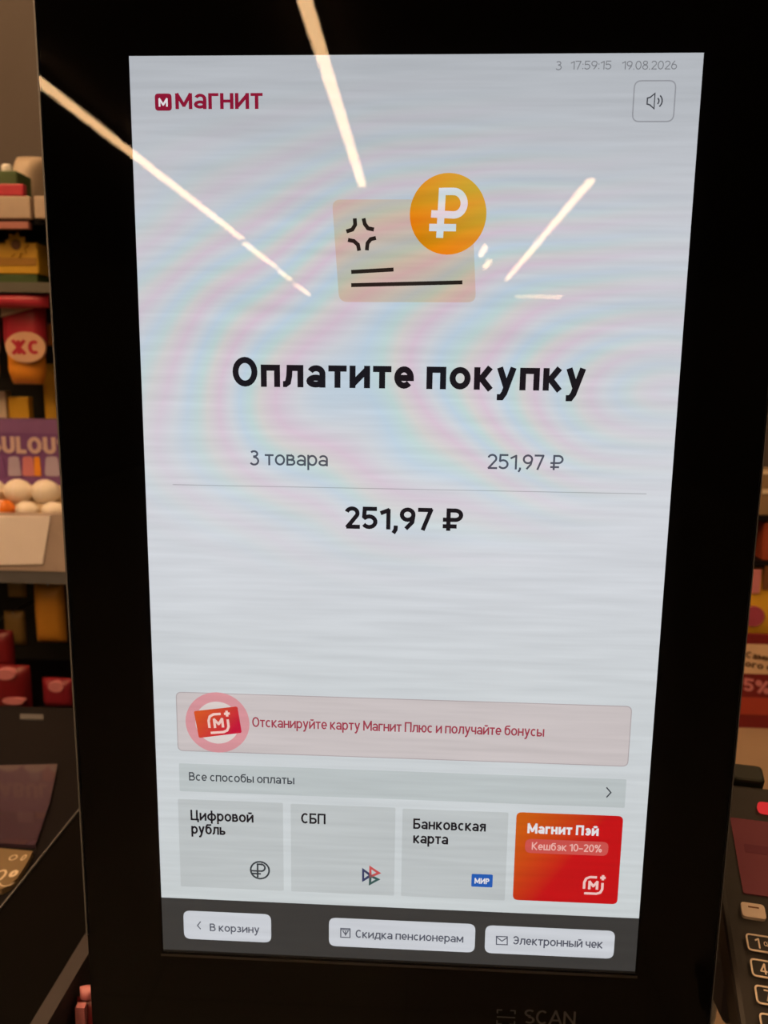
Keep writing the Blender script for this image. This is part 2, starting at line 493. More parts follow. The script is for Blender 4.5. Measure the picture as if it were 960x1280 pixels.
M_yellow = mat('YellowPack', (0.72, 0.42, 0.03), 0.4)
M_orange = mat('OrangePack', (0.80, 0.30, 0.03), 0.4)
M_brownprint = mat('BrownPrint', (0.16, 0.06, 0.015), 0.6)
M_purple = mat('PurplePack', (0.20, 0.08, 0.27), 0.45)
M_lilac = mat('Lilac', (0.45, 0.38, 0.55), 0.5)
M_green = mat('GreenPack', (0.05, 0.09, 0.02), 0.5)
M_tan = mat('TanWood', (0.34, 0.235, 0.16), 0.5, scale=12)
M_rackback = mat('RackBack', (0.085, 0.066, 0.06), 0.7, scale=6)
M_rackdark = mat('RackDark', (0.02, 0.018, 0.014), 0.6)
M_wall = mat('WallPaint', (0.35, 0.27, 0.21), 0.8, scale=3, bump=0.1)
M_ceil = mat('CeilingPaint', (0.035, 0.033, 0.032), 0.9, scale=3)

# ------------------------------------------------------------------ the room
def struct(name, bm, material):
    o = link_bm(name, bm, material)
    o['kind'] = 'structure'
    return o

def floor_mat():
    mt = mat('FloorTile', (0.10, 0.095, 0.09), 0.35, scale=5)
    nt = mt.node_tree
    b = nt.nodes['Principled BSDF']
    tc = nt.nodes.new('ShaderNodeTexCoord')
    br = nt.nodes.new('ShaderNodeTexBrick')
    br.offset = 0
    br.inputs['Color1'].default_value = (0.10, 0.095, 0.09, 1)
    br.inputs['Color2'].default_value = (0.115, 0.11, 0.10, 1)
    br.inputs['Mortar'].default_value = (0.04, 0.04, 0.04, 1)
    br.inputs['Scale'].default_value = 1.0
    br.inputs['Brick Width'].default_value = 0.6
    br.inputs['Row Height'].default_value = 0.6
    br.inputs['Mortar Size'].default_value = 0.004
    nt.links.new(tc.outputs['Object'], br.inputs['Vector'])
    nt.links.new(br.outputs['Color'], b.inputs['Base Color'])
    return mt

RX0, RX1, RY0, RY1, RZ = -4.5, 4.5, -17.0, 2.6, 3.06
struct('floor', b_box(RX0, RX1, RY0, RY1, -0.1, 0), floor_mat())
struct('ceiling', b_box(RX0, RX1, RY0, RY1, RZ, RZ + 0.1), M_ceil)
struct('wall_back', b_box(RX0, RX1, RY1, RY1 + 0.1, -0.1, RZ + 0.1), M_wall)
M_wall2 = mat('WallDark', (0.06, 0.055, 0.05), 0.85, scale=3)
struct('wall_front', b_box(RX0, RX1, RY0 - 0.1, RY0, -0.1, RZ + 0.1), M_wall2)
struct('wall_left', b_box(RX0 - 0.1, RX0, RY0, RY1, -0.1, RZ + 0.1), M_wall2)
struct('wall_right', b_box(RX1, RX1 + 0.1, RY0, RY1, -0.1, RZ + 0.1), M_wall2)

# ------------------------------------------------------------------ ceiling lamps
M_lampbody = mat('LampBody', (0.05, 0.05, 0.05), 0.5)
M_lamp = lit('LampDiffuser', LAMP_COLOR, raster=False, strength=LAMP_STRENGTH)

def lamp(x0, x1, y0, y1, label):
    t = thing('linear_ceiling_lamp', ((x0 + x1) / 2, (y0 + y1) / 2, RZ), label, 'ceiling lamp', 'linear lamps under the dark ceiling')
    link_bm('lamp_body', b_box(x0, x1, y0, y1, 3.01, RZ), M_lampbody, t)
    link_bm('diffuser', b_box(x0 + 0.004, x1 - 0.004, y0 + 0.004, y1 - 0.004, 2.99, 3.012), M_lamp, t)

HW = 0.034
lamp(-2.10 - HW, -2.10 + HW, -8.9, 1.6, 'long linear lamp whose reflection crosses the black bezel beside the red logo')
lamp(-2.14 - HW, -2.14 + HW, -11.25, -9.25, 'short linear lamp just past the end of the longest lamp row')
lamp(-2.17 - HW, -2.17 + HW, -12.7, -11.6, 'short linear lamp in the middle of the dashed lamp row')
lamp(-2.19 - HW, -2.19 + HW, -15.0, -13.3, 'short linear lamp at the far end of the dashed lamp row')
lamp(-0.52 - HW, -0.52 + HW, -6.4, 1.6, 'linear lamp running above the checkout, its reflection reaching the ticket picture')
lamp(1.30 - HW, 1.30 + HW, -12.5, -6.2, 'linear lamp whose slanting reflection lies between coin and sound button')
lamp(1.30 - HW, 1.30 + HW, -2.4, 1.6, 'added unseen lamp above the packing table with the card reader')  # added out of view to light the goods on the right
lamp(0.72 - HW, 0.72 + HW, -10.1, -9.3, 'very short lamp reflected right beside the orange coin')
lamp(0.86 - HW, 0.86 + HW, -11.2, -10.5, 'very short lamp reflected beside the corner of the ticket picture')
lamp(1.75, 2.62, -15.05 - HW, -15.05 + HW, 'short lamp set crosswise at the far end of the shop')

lamp(-1.45 - HW, -1.45 + HW, -2.2, 0.8, 'added unseen lamp ending above the left goods rack, next to the longest row')  # added out of view to brighten the front of the left rack
lamp(-0.98 - HW, -0.98 + HW, -2.2, 0.8, 'added unseen lamp ending above the left goods rack, next to the checkout row')  # another added fill lamp for the left rack
lamp(-1.2 - HW, -1.2 + HW, -2.2, 0.8, 'added unseen lamp ending above the left goods rack, between two like it')  # added as well, for more light on price tag and eggs

# ------------------------------------------------------------------ self-checkout terminal
K = thing('self_checkout_terminal', (0, 0.15, 0), 'tall black self-checkout terminal with a lit upright payment touchscreen', 'checkout terminal')
GX0, GX1 = -0.178, 0.1775
GZ0, GZ1 = 0.985, 1.665
D = 0.0030                                    # display surface behind the glass front
GT = 0.0022
# glass: front and rims only (its back is bonded to the mask)
bm = b_box(GX0, GX1, 0.0, GT, GZ0, GZ1)
bm.faces.ensure_lookup_table()
bmesh.ops.delete(bm, geom=[f for f in bm.faces if f.calc_center_median().y > GT - 1e-5], context='FACES_ONLY')
link_bm('glass_panel', bm, glass_mat('PanelGlass'), K, 'clear glass front reflecting the ceiling lamps')
# black mask behind the glass with the opening for the display
sTL, sTR, sBR, sBL = at_y(161, 70, D), at_y(880, 66, D), at_y(793.5, 1217, D), at_y(204.5, 1189, D)
SX0, SX1 = (sTL.x + sBL.x) / 2, (sTR.x + sBR.x) / 2
SZ1, SZ0 = (sTL.z + sTR.z) / 2, (sBL.z + sBR.z) / 2
bm = bmesh.new()
y0, y1 = GT, 0.006
b_box(GX0, SX0, y0, y1, GZ0, GZ1, bm); b_box(SX1, GX1, y0, y1, GZ0, GZ1, bm)
b_box(SX0, SX1, y0, y1, SZ1, GZ1, bm); b_box(SX0, SX1, y0, y1, GZ0, SZ0, bm)
link_bm('bezel', bm, M_mask, K)
bm = bmesh.new()
e = 0.0011
b_box(GX0 - e, GX0, 0.0004, 0.02, GZ0 + 0.135, GZ1, bm)
b_box(GX1, GX1 + e, 0.0012, 0.02, GZ0, GZ1, bm)
b_box(GX0 - e, GX1 + e, 0.0004, 0.02, GZ1, GZ1 + e, bm)
link_bm('edge_trim', bm, M_greytrim, K, 'thin grey metal edge around the glass')
link_bm('housing', b_box(GX0, GX1, 0.006, 0.052, GZ0, GZ1), M_black, K, bevel=0.003)
link_bm('support_column', b_box(-0.06, 0.06, 0.052, 0.13, 0.88, 1.5), M_black, K, bevel=0.006)
link_bm('base_cabinet', b_box(-0.239, 0.175, 0.02, 0.46, 0.0, 0.9), M_blackgloss, K, bevel=0.006)
# rim line of the display below the picture
bm = bmesh.new()
b_box(SX0 - 0.0012, SX1 + 0.0012, GT - 0.0003, GT + 0.001, SZ0 - 0.0022, SZ0 - 0.0008, bm)
link_bm('display_rim', bm, mat('RimMetal', (0.12, 0.10, 0.085), 0.4), K)
DISP = link_bm('display', b_box(SX0, SX1, D, 0.0055, SZ0, SZ1), page_mat('ScreenWhite', [(0.0, srgb(203, 209, 210)), (0.3, srgb(206, 211, 214)), (0.55, srgb(212, 215, 221)), (0.8, srgb(203, 206, 213)), (1.0, srgb(182, 186, 192))], SZ0, SZ1), K, 'lit white payment page of the touchscreen')  # stops paint the viewing-angle dimming into the page, darkest at the top

# -------- page elements: flat print on the display, each a little nearer than the last
LAY = 0.0001

def sp(px, py):
    p = at_y(px, py, D)
    return (p.x, p.z)

def place(level):
    y = D - LAY * level
    return lambda x, z: Vector((x, y, z))

def flat(name, poly, material, level, label=None):
    bm = bmesh.new()
    f = place(level)
    bm.faces.new([bm.verts.new(f(p[0], p[1])) for p in poly])
    for fc in bm.faces:
        fc.normal_update()
        if fc.normal.y > 0:
            fc.normal_flip()
    return link_bm(name, bm, material, DISP, label)

def rect4(tl, tr, br, bl, r):
    a, b, c, d = sp(*tl), sp(*tr), sp(*br), sp(*bl)
    x0 = (a[0] + d[0]) / 2; x1 = (b[0] + c[0]) / 2; z1 = (a[1] + b[1]) / 2; z0 = (c[1] + d[1]) / 2
    return rounded([(x0, z0), (x1, z0), (x1, z1), (x0, z1)], r), (x0, x1, z0, z1)

def strokes(name, lines, w, material, level, label=None):
    """lines in display coordinates (x, z)"""
    Q = []
    for l in lines:
        Q += ribbon(l, w)
    return link_bm(name, b_quads(Q, place(level), (0, -1, 0)), material, DISP, label)

def write(name, s, pl, pr, cap, material, level, w=0.12, label=None):
    """text whose baseline runs from photo point pl to pr, capital height cap photo pixels"""
    a, b = sp(*pl), sp(*pr)
    top = sp((pl[0] + pr[0]) / 2, (pl[1] + pr[1]) / 2 - cap)
    mid = sp((pl[0] + pr[0]) / 2, (pl[1] + pr[1]) / 2)
    H = top[1] - mid[1]
    z = (a[1] + b[1]) / 2
    Q, L = text_quads(s, w)
    k = (b[0] - a[0]) / L
    Q, L = text_quads(s, w, k / H)
    f = place(level)
    return link_bm(name, b_quads(Q, lambda x, y: f(a[0] + x * k, z + y * H), (0, -1, 0)), material, DISP, label)

T_dark = lit('InkBlack', srgb(30, 26, 31))
T_grey = lit('InkGrey', srgb(84, 86, 98))
T_pale = lit('InkPale', srgb(124, 126, 131))
T_wine = lit('InkWine', srgb(140, 24, 52))
T_rose = lit('InkRose', srgb(160, 62, 78))
T_white = lit('InkWhite', srgb(226, 222, 226))
T_mid = lit('InkMid', srgb(62, 66, 72))

write('status_text', '3', (694.5, 87.5), (702, 87.5), 11, T_pale, 1, 0.11)
write('status_text', '17:59:15', (713, 87), (764, 87), 11, T_pale, 1, 0.11)
write('status_text', '19.08.2026', (777, 87), (846, 87), 11, T_pale, 1, 0.11)

# logo
poly, bb = rect4((193.5, 117), (214.5, 117), (215, 138.5), (194, 138.5), 0.0017)
flat('logo_tile', poly, T_wine, 1)
write('logo_letter', 'М', (198, 133.5), (210.5, 133.5), 10.5, T_white, 2, 0.24)
# wordmark: the second letter is a lower-case form drawn at full height
a = sp(219.5, 136.8); b = sp(328.5, 136); top = sp(274, 116.5)
H = top[1] - sp(274, 136.4)[1]
Q = []; x = 0
for ch, sy in (('М', 1), ('а', 1 / 0.75), ('Г', 1), ('Н', 1), ('И', 1), ('Т', 1)):
    w = 0.19
    ad, S = glyph(ch, w)
    sx = 1.22 if ch == 'а' else 1.0
    for st in S:
        Q += [[(p.x + x, p.y) for p in q] for q in ribbon([(u * sx, v * sy) for u, v in st], w)]
    x += (ad - GAP) * sx + 0.08
L = x - 0.08
k = (b[0] - a[0]) / L
f = place(1)
link_bm('logo_wordmark', b_quads(Q, lambda u, v: f(a[0] + u * k, (a[1] + b[1]) / 2 + v * H), (0, -1, 0)), T_wine, DISP)

# sound button
poly, bb = rect4((792, 101), (843.5, 101), (843, 152), (791.5, 152), 0.0032)
strokes('sound_button_outline', [[tuple(p) for p in poly] + [tuple(poly[0])]], 0.0006, lit('Outline', srgb(150, 152, 158)), 1)
c = sp(818, 126.5); u = 0.00037
def loc(pts, c=c, u=u): return [(c[0] + x * u, c[1] + y * u) for x, y in pts]
strokes('speaker_icon', [loc([(-9, 3.5), (-9, -3.5), (-5.5, -4.5), (0, -9), (0, 9), (-5.5, 4.5), (-9, 3.5)]),
                         loc(arc(1, 0, 4.5, 4.5, -50, 50, 8)), loc(arc(1, 0, 8.5, 8.5, -50, 50, 8))], 0.00062, lit('InkIcon', srgb(70, 72, 78)), 2)

# ticket picture and coin
poly = rounded([sp(415, 249.5), sp(590, 249), sp(595, 378), sp(424, 377.5)], 0.0042)
flat('ticket_picture', poly, lit('TicketBeige', srgb(201, 187, 175)), 1, 'beige ticket drawn on the page')
TI = lit('InkTicket', srgb(42, 34, 30))
lines = []
for pts in ([(443.5, 273), (444, 281), (440.5, 287), (433, 289.5)], [(454.5, 273), (456, 280), (460, 285.5), (467.5, 287)],
            [(435, 300), (442.5, 301.5), (447.5, 306), (449, 313.5)], [(470, 297.5), (463.5, 299), (459.5, 304), (458.5, 313)]):
    lines.append([sp(*p) for p in pts])
strokes('sparkle_mark', lines, 0.0019, TI, 2)
strokes('ticket_line', [[sp(439, 340), sp(492, 337)]], 0.0019, TI, 2)
strokes('ticket_line', [[sp(439, 356.5), sp(578, 353)]], 0.0019, TI, 2)
c0 = sp(560, 267.8); rx = sp(608, 268)[0] - c0[0]
p1 = at_y(525, 300, D) - Vector((0, 0.15, 0)); p2 = at_y(592, 232, D) - Vector((0, 0.15, 0))
flat('coin', arc(c0[0], c0[1], rx, rx * 1.02, 0, 360, 48)[:-1], lit('CoinOrange', srgb(226, 132, 12), srgb(212, 164, 52), p1, p2), 3, 'orange coin with a white rouble sign')
W10 = 0.0034
bowl = [(553, 239.5), (567, 239.5)] + [(567 + 13.2 * math.cos(math.radians(t)), 254.2 - 14.7 * math.sin(math.radians(t))) for t in range(80, -91, -10)] + [(539, 267.5)]
strokes('rouble_sign', [[sp(*p) for p in bowl], [sp(553.2, 235.2), sp(549.5, 297.5)], [sp(536.5, 284.5), sp(570, 284.8)]], W10, lit('CoinWhite', srgb(222, 220, 224)), 4)

# heading and sums
write('heading_text', 'Оплатите покупку', (290.5, 484), (732, 488), 37.5, T_dark, 1, 0.205)
write('item_count_text', '3 товара', (312.5, 581), (410, 583), 18.5, T_grey, 1, 0.13)
write('price_text', '251,97 ₽', (608.5, 586), (704, 588), 19, T_grey, 1, 0.13)
za = (sp(216, 606)[1] + sp(808, 617)[1]) / 2
strokes('divider_line', [[(sp(216, 606)[0], za), (sp(808, 617)[0], za)]], 0.00042, lit('Rule', srgb(176, 179, 184)), 1)
write('total_text', '251,97 ₽', (430, 661.5), (579, 663), 28, T_dark, 1, 0.185)

# loyalty banner
poly, bb = rect4((220.5, 864), (789, 884), (785, 957.5), (222.5, 938), 0.0030)
flat('loyalty_banner', poly, lit('BannerPink', srgb(203, 194, 194)), 1)
strokes('banner_outline', [[tuple(p) for p in poly] + [tuple(poly[0])]], 0.0005, lit('BannerEdge', srgb(176, 166, 168)), 2)
c0 = sp(272, 903); R0 = sp(312, 903)[0] - c0[0]
flat('banner_ring', arc(c0[0], c0[1], R0, R0 * 0.99, 0, 360, 40)[:-1], lit('RingPink', srgb(214, 148, 154)), 3, 'pink ring round the small red card')
flat('banner_ring_centre', arc(c0[0], c0[1], R0 * 0.69, R0 * 0.69, 0, 360, 40)[:-1], lit('RingCentre', srgb(218, 206, 202)), 4)
p1 = at_y(255, 886, D) - Vector((0, 0.15, 0)); p2 = at_y(290, 915, D) - Vector((0, 0.15, 0))
CC = [sp(242.5, 888.5), sp(297, 882.5), sp(302.5, 915.5), sp(249, 922)]
flat('bonus_card', rounded(CC, 0.0011), lit('CardRed', srgb(212, 84, 40), srgb(196, 24, 58), p1, p2), 5, 'small red bonus card drawn in the ring')

def plus_logo(name, cx, cz, s, rot, material, level, w=0.2):
    ca, sa = math.cos(rot), math.sin(rot)
    def tr(pts): return [(cx + (x * ca - y * sa) * s, cz + (x * sa + y * ca) * s) for x, y in pts]
    fr = [(-1, -0.45), (-1, 0.35), (-0.82, 0.8), (-0.4, 1.0), (0.35, 1.0)]
    fr2 = [(1, 0.35), (1, -0.45), (0.8, -0.85), (0.4, -1.0), (-0.95, -1.0)]
    mm = [(-0.42, -0.5), (-0.42, 0.45), (0, -0.1), (0.42, 0.45), (0.42, -0.5)]
    st = [(0.7, 0.98), (1.3, 0.98)], [(1.0, 0.66), (1.0, 1.3)]
    strokes(name, [tr(fr), tr(fr2), tr(mm), tr(st[0]), tr(st[1])], s * w, material, level)

c1 = sp(273.5, 903)
plus_logo('bonus_logo', c1[0], c1[1] - 0.0002, 0.0053, math.radians(6), lit('LogoPeach', srgb(240, 200, 190)), 6, 0.26)
write('banner_text', 'Отсканируйте карту Магнит Плюс и получайте бонусы', (315.5, 909.5), (680, 919.5), 12.5, T_rose, 2, 0.14)

# all payment methods row
poly, bb = rect4((223, 955), (783.5, 973), (780.5, 1008.5), (225.5, 990), 0.0008)
flat('payment_methods_row', poly, lit('RowGrey', srgb(188, 195, 196)), 1)
write('row_text', 'Все способы оплаты', (236.5, 975.5), (368, 980), 10.5, T_mid, 2, 0.14)
strokes('chevron_icon', [[sp(758, 984), sp(763.5, 990.5), sp(758, 996.5)]], 0.0007, T_mid, 2)

# payment tiles
TG = lit('TileGrey', srgb(190, 195, 196))
def tile(tl, tr, br, bl):
    poly, bb = rect4(tl, tr, br, bl, 0.0008)
    return flat('payment_tile', poly, TG, 1)
tile((223.5, 998), (355, 1004), (353.5, 1113), (225, 1108))
tile((363.5, 1004), (494.5, 1010), (492.5, 1119.5), (364, 1114))
tile((503, 1010), (635, 1016), (631.5, 1125.5), (501.5, 1120))
p1 = at_y(650, 1030, D) - Vector((0, 0.15, 0)); p2 = at_y(715, 1075, D) - Vector((0, 0.15, 0))
poly, bb = rect4((645.5, 1014.5), (778.5, 1020.5), (772, 1130.5), (641, 1124.5), 0.0030)
flat('payment_tile', poly, lit('TileRed', srgb(202, 92, 20), srgb(196, 20, 24), p1, p2), 1, 'red and orange payment tile')
write('tile_text', 'Цифровой', (238.5, 1025), (317, 1028), 13, T_dark, 2, 0.165)
write('tile_text', 'рубль', (239.5, 1042), (282, 1043.5), 13, T_dark, 2, 0.165)
write('tile_text', 'СБП', (376.5, 1029), (407, 1030), 13, T_dark, 2, 0.165)
write('tile_text', 'Банковская', (516.5, 1035.5), (607, 1039.5), 13, T_dark, 2, 0.165)
write('tile_text', 'карта', (516.5, 1053.5), (560, 1055.5), 13, T_dark, 2, 0.165)
write('tile_text', 'Магнит Пэй', (659, 1041.5), (748, 1044.5), 12.5, T_white, 2, 0.21)
poly, bb = rect4((656.5, 1048), (761, 1052.5), (759.5, 1070), (656, 1065.5), 0.0034)
flat('cashback_pill', poly, lit('PillRose', srgb(206, 84, 78)), 2)
write('cashback_text', 'Кешбэк 10–20%', (664.5, 1061.5), (752, 1065.5), 9.5, lit('PillInk', srgb(236, 178, 170)), 3, 0.15)
# rouble ring icon
c1 = sp(325, 1087.5); R1 = sp(336.5, 1087.5)[0] - c1[0]
strokes('rouble_ring_icon', [arc(c1[0], c1[1], R1, R1, 0, 360, 32),
        [(c1[0] - R1 * 0.25, c1[1] - R1 * 0.85), (c1[0] - R1 * 0.25, c1[1] + R1 * 0.7), (c1[0] + R1 * 0.15, c1[1] + R1 * 0.7)] + arc(c1[0] + R1 * 0.15, c1[1] + R1 * 0.3, R1 * 0.4, R1 * 0.4, 90, -90, 10) + [(c1[0] - R1 * 0.95, c1[1] - R1 * 0.1)],
        [(c1[0] - R1 * 0.9, c1[1] - R1 * 0.42), (c1[0] + R1 * 0.1, c1[1] - R1 * 0.42)]], R1 * 0.19, lit('InkCoin', srgb(58, 62, 66)), 2)
# three little triangles
for pts, col in (([(454, 1087), (454, 1100), (463.5, 1094)], (58, 62, 96)), ([(463, 1084), (473.5, 1091), (463, 1095.5)], (196, 84, 84)), ([(463, 1094.5), (472.5, 1099), (462.5, 1104.5)], (58, 88, 84))):
    q = [sp(*p) for p in pts]
    strokes('triangle_icon', [q + [q[0]]], 0.0015, lit('Tri%d' % col[0], srgb(*col)), 2)
poly, bb = rect4((589.5, 1092), (616, 1093), (615.5, 1109), (589, 1108), 0.0008)
flat('card_system_badge', poly, lit('BadgeBlue', srgb(38, 92, 178)), 2, 'blue card badge')
write('badge_text', 'МИР', (593, 1104), (611.5, 1104.8), 7, T_white, 3, 0.2)
c1 = sp(741.5, 1106.5)
plus_logo('tile_logo', c1[0], c1[1], 0.0050, 0, lit('LogoRose', srgb(242, 196, 190)), 2, 0.28)

# bottom bar
zb = (sp(203, 1122)[1] + sp(799, 1147.5)[1]) / 2
flat('bottom_bar', [(SX0, SZ0 + 0.0014), (SX1, SZ0 + 0.0014), (SX1, zb), (SX0, zb)], lit('BarDark', srgb(60, 58, 56)), 1)
flat('bottom_strip', [(SX0, SZ0), (SX1, SZ0), (SX1, SZ0 + 0.0014), (SX0, SZ0 + 0.0014)], lit('BarBlack', srgb(22, 18, 15)), 1)
BW = lit('ButtonWhite', srgb(204, 207, 213))
def button(tl, tr, br, bl):
    poly, bb = rect4(tl, tr, br, bl, 0.0040)
    flat('button', poly, BW, 2)
button((229.5, 1137.5), (339.5, 1143), (338.5, 1178.5), (230, 1172.5))
button((411.5, 1146.5), (594, 1155), (593.5, 1190.5), (411, 1182))
button((606.5, 1156.5), (768.5, 1163), (767, 1198), (606, 1191))
write('button_text', 'В корзину', (262.5, 1163), (324.5, 1166.5), 9.5, T_grey, 3, 0.145)
strokes('back_icon', [[sp(251, 1151.5), sp(247, 1156.5), sp(251, 1161)]], 0.0006, T_grey, 3)
write('button_text', 'Скидка пенсионерам', (444.5, 1171), (579, 1178.5), 10, T_grey, 3, 0.145)
write('button_text', 'Электронный чек', (640.5, 1180), (753, 1185), 10.5, T_grey, 3, 0.145)
strokes('gift_icon', [[sp(*p) for p in ((426, 1160), (437.5, 1160.5), (437.5, 1171.5), (426, 1171), (426, 1160))],
                      [sp(*p) for p in ((428.5, 1163), (432, 1168), (435.5, 1163))], [sp(432, 1163), sp(432, 1169)], [sp(426, 1161.5), sp(437, 1162)]], 0.0006, T_grey, 3)
strokes('envelope_icon', [[sp(*p) for p in ((620.5, 1170), (634, 1170.5), (634, 1180.5), (620.5, 1180), (620.5, 1170))],
                          [sp(*p) for p in ((621, 1171), (627.3, 1176), (634, 1171.5))]], 0.0006, T_grey, 3)

# SCAN marking printed behind the lower glass
M_scan = mat('ScanInk', (0.20, 0.20, 0.22), 0.7)
def spg(px, py):
    p = at_y(px, py, GT - 0.0002)
    return (p.x, p.z)
fy = lambda x, z: Vector((x, GT - 0.0002, z))
a = spg(655, 1279.5); b = spg(719, 1281.5)
Q, L = text_quads('SCAN', 0.13)
k = (b[0] - a[0]) / L; H = spg(687, 1263)[1] - spg(687, 1280.5)[1]
link_bm('scan_text', b_quads(Q, lambda x, y: fy(a[0] + x * k, (a[1] + b[1]) / 2 + y * H), (0, -1, 0), ink=0.000006), M_scan, K, 'grey letters on the lower bezel')
c1 = spg(632.5, 1271.5); r = spg(643.5, 1271.5)[0] - c1[0]
Q = []
for sx in (-1, 1):
    for sz in (-1, 1):
        Q += ribbon([(c1[0] + sx * r, c1[1] + sz * r * 0.45), (c1[0] + sx * r, c1[1] + sz * r * 0.9), (c1[0] + sx * r * 0.45, c1[1] + sz * r * 0.9)], r * 0.17)
Q += ribbon([(c1[0] - r * 1.05, c1[1]), (c1[0] + r * 1.05, c1[1])], r * 0.17)
Q = [[(p[0], p[1]) for p in q] for q in Q]
link_bm('scan_icon', b_quads(Q, fy, (0, -1, 0), ink=0.000006), M_scan, K)

# ------------------------------------------------------------------ packs and bags
def cushion(cx, y, z0, w, h, t, nx=10, nz=14, pw=4.0, top=1.0, bot=1.0):
    """soft pack: front and back bulge, sealed edges; top/bot narrow the ends"""
    bm = bmesh.new()
    G = []
    for s in (-1, 1):
        rows = []
        for j in range(nz + 1):
            v = j / nz * 2 - 1
            k = top + (1 - top) * min(1, (1 - v) * 1.6) if v > 0 else bot + (1 - bot) * min(1, (1 + v) * 1.6)
            row = []
            for i in range(nx + 1):
                u = i / nx * 2 - 1
                d = t / 2 * max(0.03, (1 - abs(u) ** pw)) ** 0.6 * max(0.03, (1 - abs(v) ** pw)) ** 0.6
                row.append(bm.verts.new((cx + u * w / 2 * k, y + s * d, z0 + (v + 1) / 2 * h)))
            rows.append(row)
        G.append(rows)
        for j in range(nz):
            for i in range(nx):
                bm.faces.new((rows[j][i], rows[j][i + 1], rows[j + 1][i + 1], rows[j + 1][i]))
    A, B = G
    ring = lambda R: R[0][:-1] + [R[j][-1] for j in range(nz)] + R[-1][:0:-1] + [R[j][0] for j in range(nz, 0, -1)]
    ra, rb = ring(A), ring(B)
    for i in range(len(ra)):
        j = (i + 1) % len(ra)
        bm.faces.new((ra[i], ra[j], rb[j], rb[i]))
    bmesh.ops.recalc_face_normals(bm, faces=bm.faces)
    return bm

def ellipse_plate(c, rx, rz, t, n=24):
    return b_prism([(c.x + rx * math.cos(2 * math.pi * k / n), c.y, c.z + rz * math.sin(2 * math.pi * k / n)) for k in range(n)], (0, t, 0))

def pbox(px0, py0, px1, py1, y):
    a, b = at_y(px0, py1, y), at_y(px1, py0, y)
    return a.x, b.x, a.z, b.z

# ------------------------------------------------------------------ goods rack on the left
YF = 0.90
RKX0, RKX1 = -1.25, -0.36
zW = at_y(20, 272, YF).z      # white rail, bottom
zG = at_y(30, 358, YF).z
zE = at_y(20, 645, YF).z
zL = at_y(20, 888, YF).z
rack = thing('goods_rack', (-0.8, 1.1, 0), 'tall brown goods rack with white price rails behind the self-checkout terminal', 'shelf rack')
link_bm('back_panel', b_box(RKX0, RKX1, 1.20, 1.22, 0, 2.5), M_rackback, rack)
link_bm('lower_back_panel', b_box(RKX0 + 0.04, RKX1 - 0.04, 1.185, 1.20, 0.1, zW), M_rackdark, rack, 'dark lining behind the goods')
for x in (RKX0, RKX1 - 0.04):
    link_bm('upright_post', b_box(x, x + 0.04, 1.14, 1.20, 0, 2.5), M_rackdark, rack)
link_bm('plinth', b_box(RKX0, RKX1, 0.92, 1.2, 0, 0.1), M_rackdark, rack)
for z in (zW, zG, zE - 0.02, zL - 0.02, 0.45):
    link_bm('shelf_board', b_box(RKX0, RKX1, YF + 0.012, 1.20, z - 0.008, z + 0.008), M_darkbrown if z != zG else mat('BoardGrey', (0.10, 0.095, 0.08), 0.6), rack)
# rails
M_rail = mat('RailCream', (0.46, 0.36, 0.29), 0.5)
x0, x1, za_, zb_ = pbox(0, 273, 37, 245, YF)
for q0, q1 in ((-60, 37), (43, 150)):
    a0, a1, b0, b1 = pbox(q0, 245, q1, 273, YF)
    a0 = RKX0 if q0 < 0 else a0; a1 = RKX1 if q1 > 100 else a1
    link_bm('price_rail', b_box(a0, a1, YF, YF + 0.012, b0, b1), M_rail, rack, bevel=0.002)
a0, a1, b0, b1 = pbox(-60, 277, 35, 285, YF)
link_bm('red_rail_strip', b_box(RKX0, a1, YF, YF + 0.012, b0, b1), mat('RailPink', (0.42, 0.16, 0.14), 0.5), rack)
a0, a1, b0, b1 = pbox(-60, 645, 150, 712, YF)
link_bm('price_rail', b_box(RKX0, RKX1, YF + 0.004, YF + 0.012, b0, b1), mat('RailGrey', (0.45, 0.36, 0.33), 0.4), rack)
a0, a1, b0, b1 = pbox(-60, 712, 150, 728, YF)
link_bm('shelf_lip', b_box(RKX0, RKX1, YF + 0.006, YF + 0.03, b0, b1), M_greytrim, rack)
# price tag paper over the rail (slightly slanted side)
pt = [at_y(-40, 645, YF + 0.001), at_y(63, 645, YF + 0.001), at_y(53, 705, YF + 0.001), at_y(-40, 707, YF + 0.001)]
tag = link_bm('price_tag', b_prism(pt, (0, 0.0035, 0)), M_paper)
tag['label'] = 'large white paper price tag on the rail under the white eggs'; tag['category'] = 'price tag'

def pack(name, px0, py0, px1, py1, y, t, material, label, cat, group=None, soft=True, on=None, hang=False, cap=None, peg_dx=0.0, **kw):
    """on = height of the surface it stands on; hang = on a peg of the rack"""
    x0, x1, z0, z1 = pbox(px0, py0, px1, py1, y)
    if on is not None:
        z0 = on
    if cap is not None:
        z1 = min(z1, cap)
    if hang:
        peg((x0 + x1) / 2 + peg_dx, y, z1)
    T = thing(name, ((x0 + x1) / 2, y, z0), label, cat, group)
    if soft:
        link_bm('pack_body', cushion((x0 + x1) / 2, y, z0, x1 - x0, z1 - z0, t, **kw), material, T, smooth=True)
    else:
        link_bm('pack_body', b_box(x0, x1, y - t / 2, y + t / 2, z0, z1), material, T, bevel=0.002)
    return T

def peg(x, y, z, parent=rack, back=1.19):
    link_bm('peg', b_tube([(x, back, z - 0.004), (x, y - 0.004, z - 0.004), (x, y - 0.006, z)], 0.002, 6), M_steel, parent)

oW, oG, oE, oL = zW + 0.008, zG + 0.008, zE - 0.012, zL - 0.012
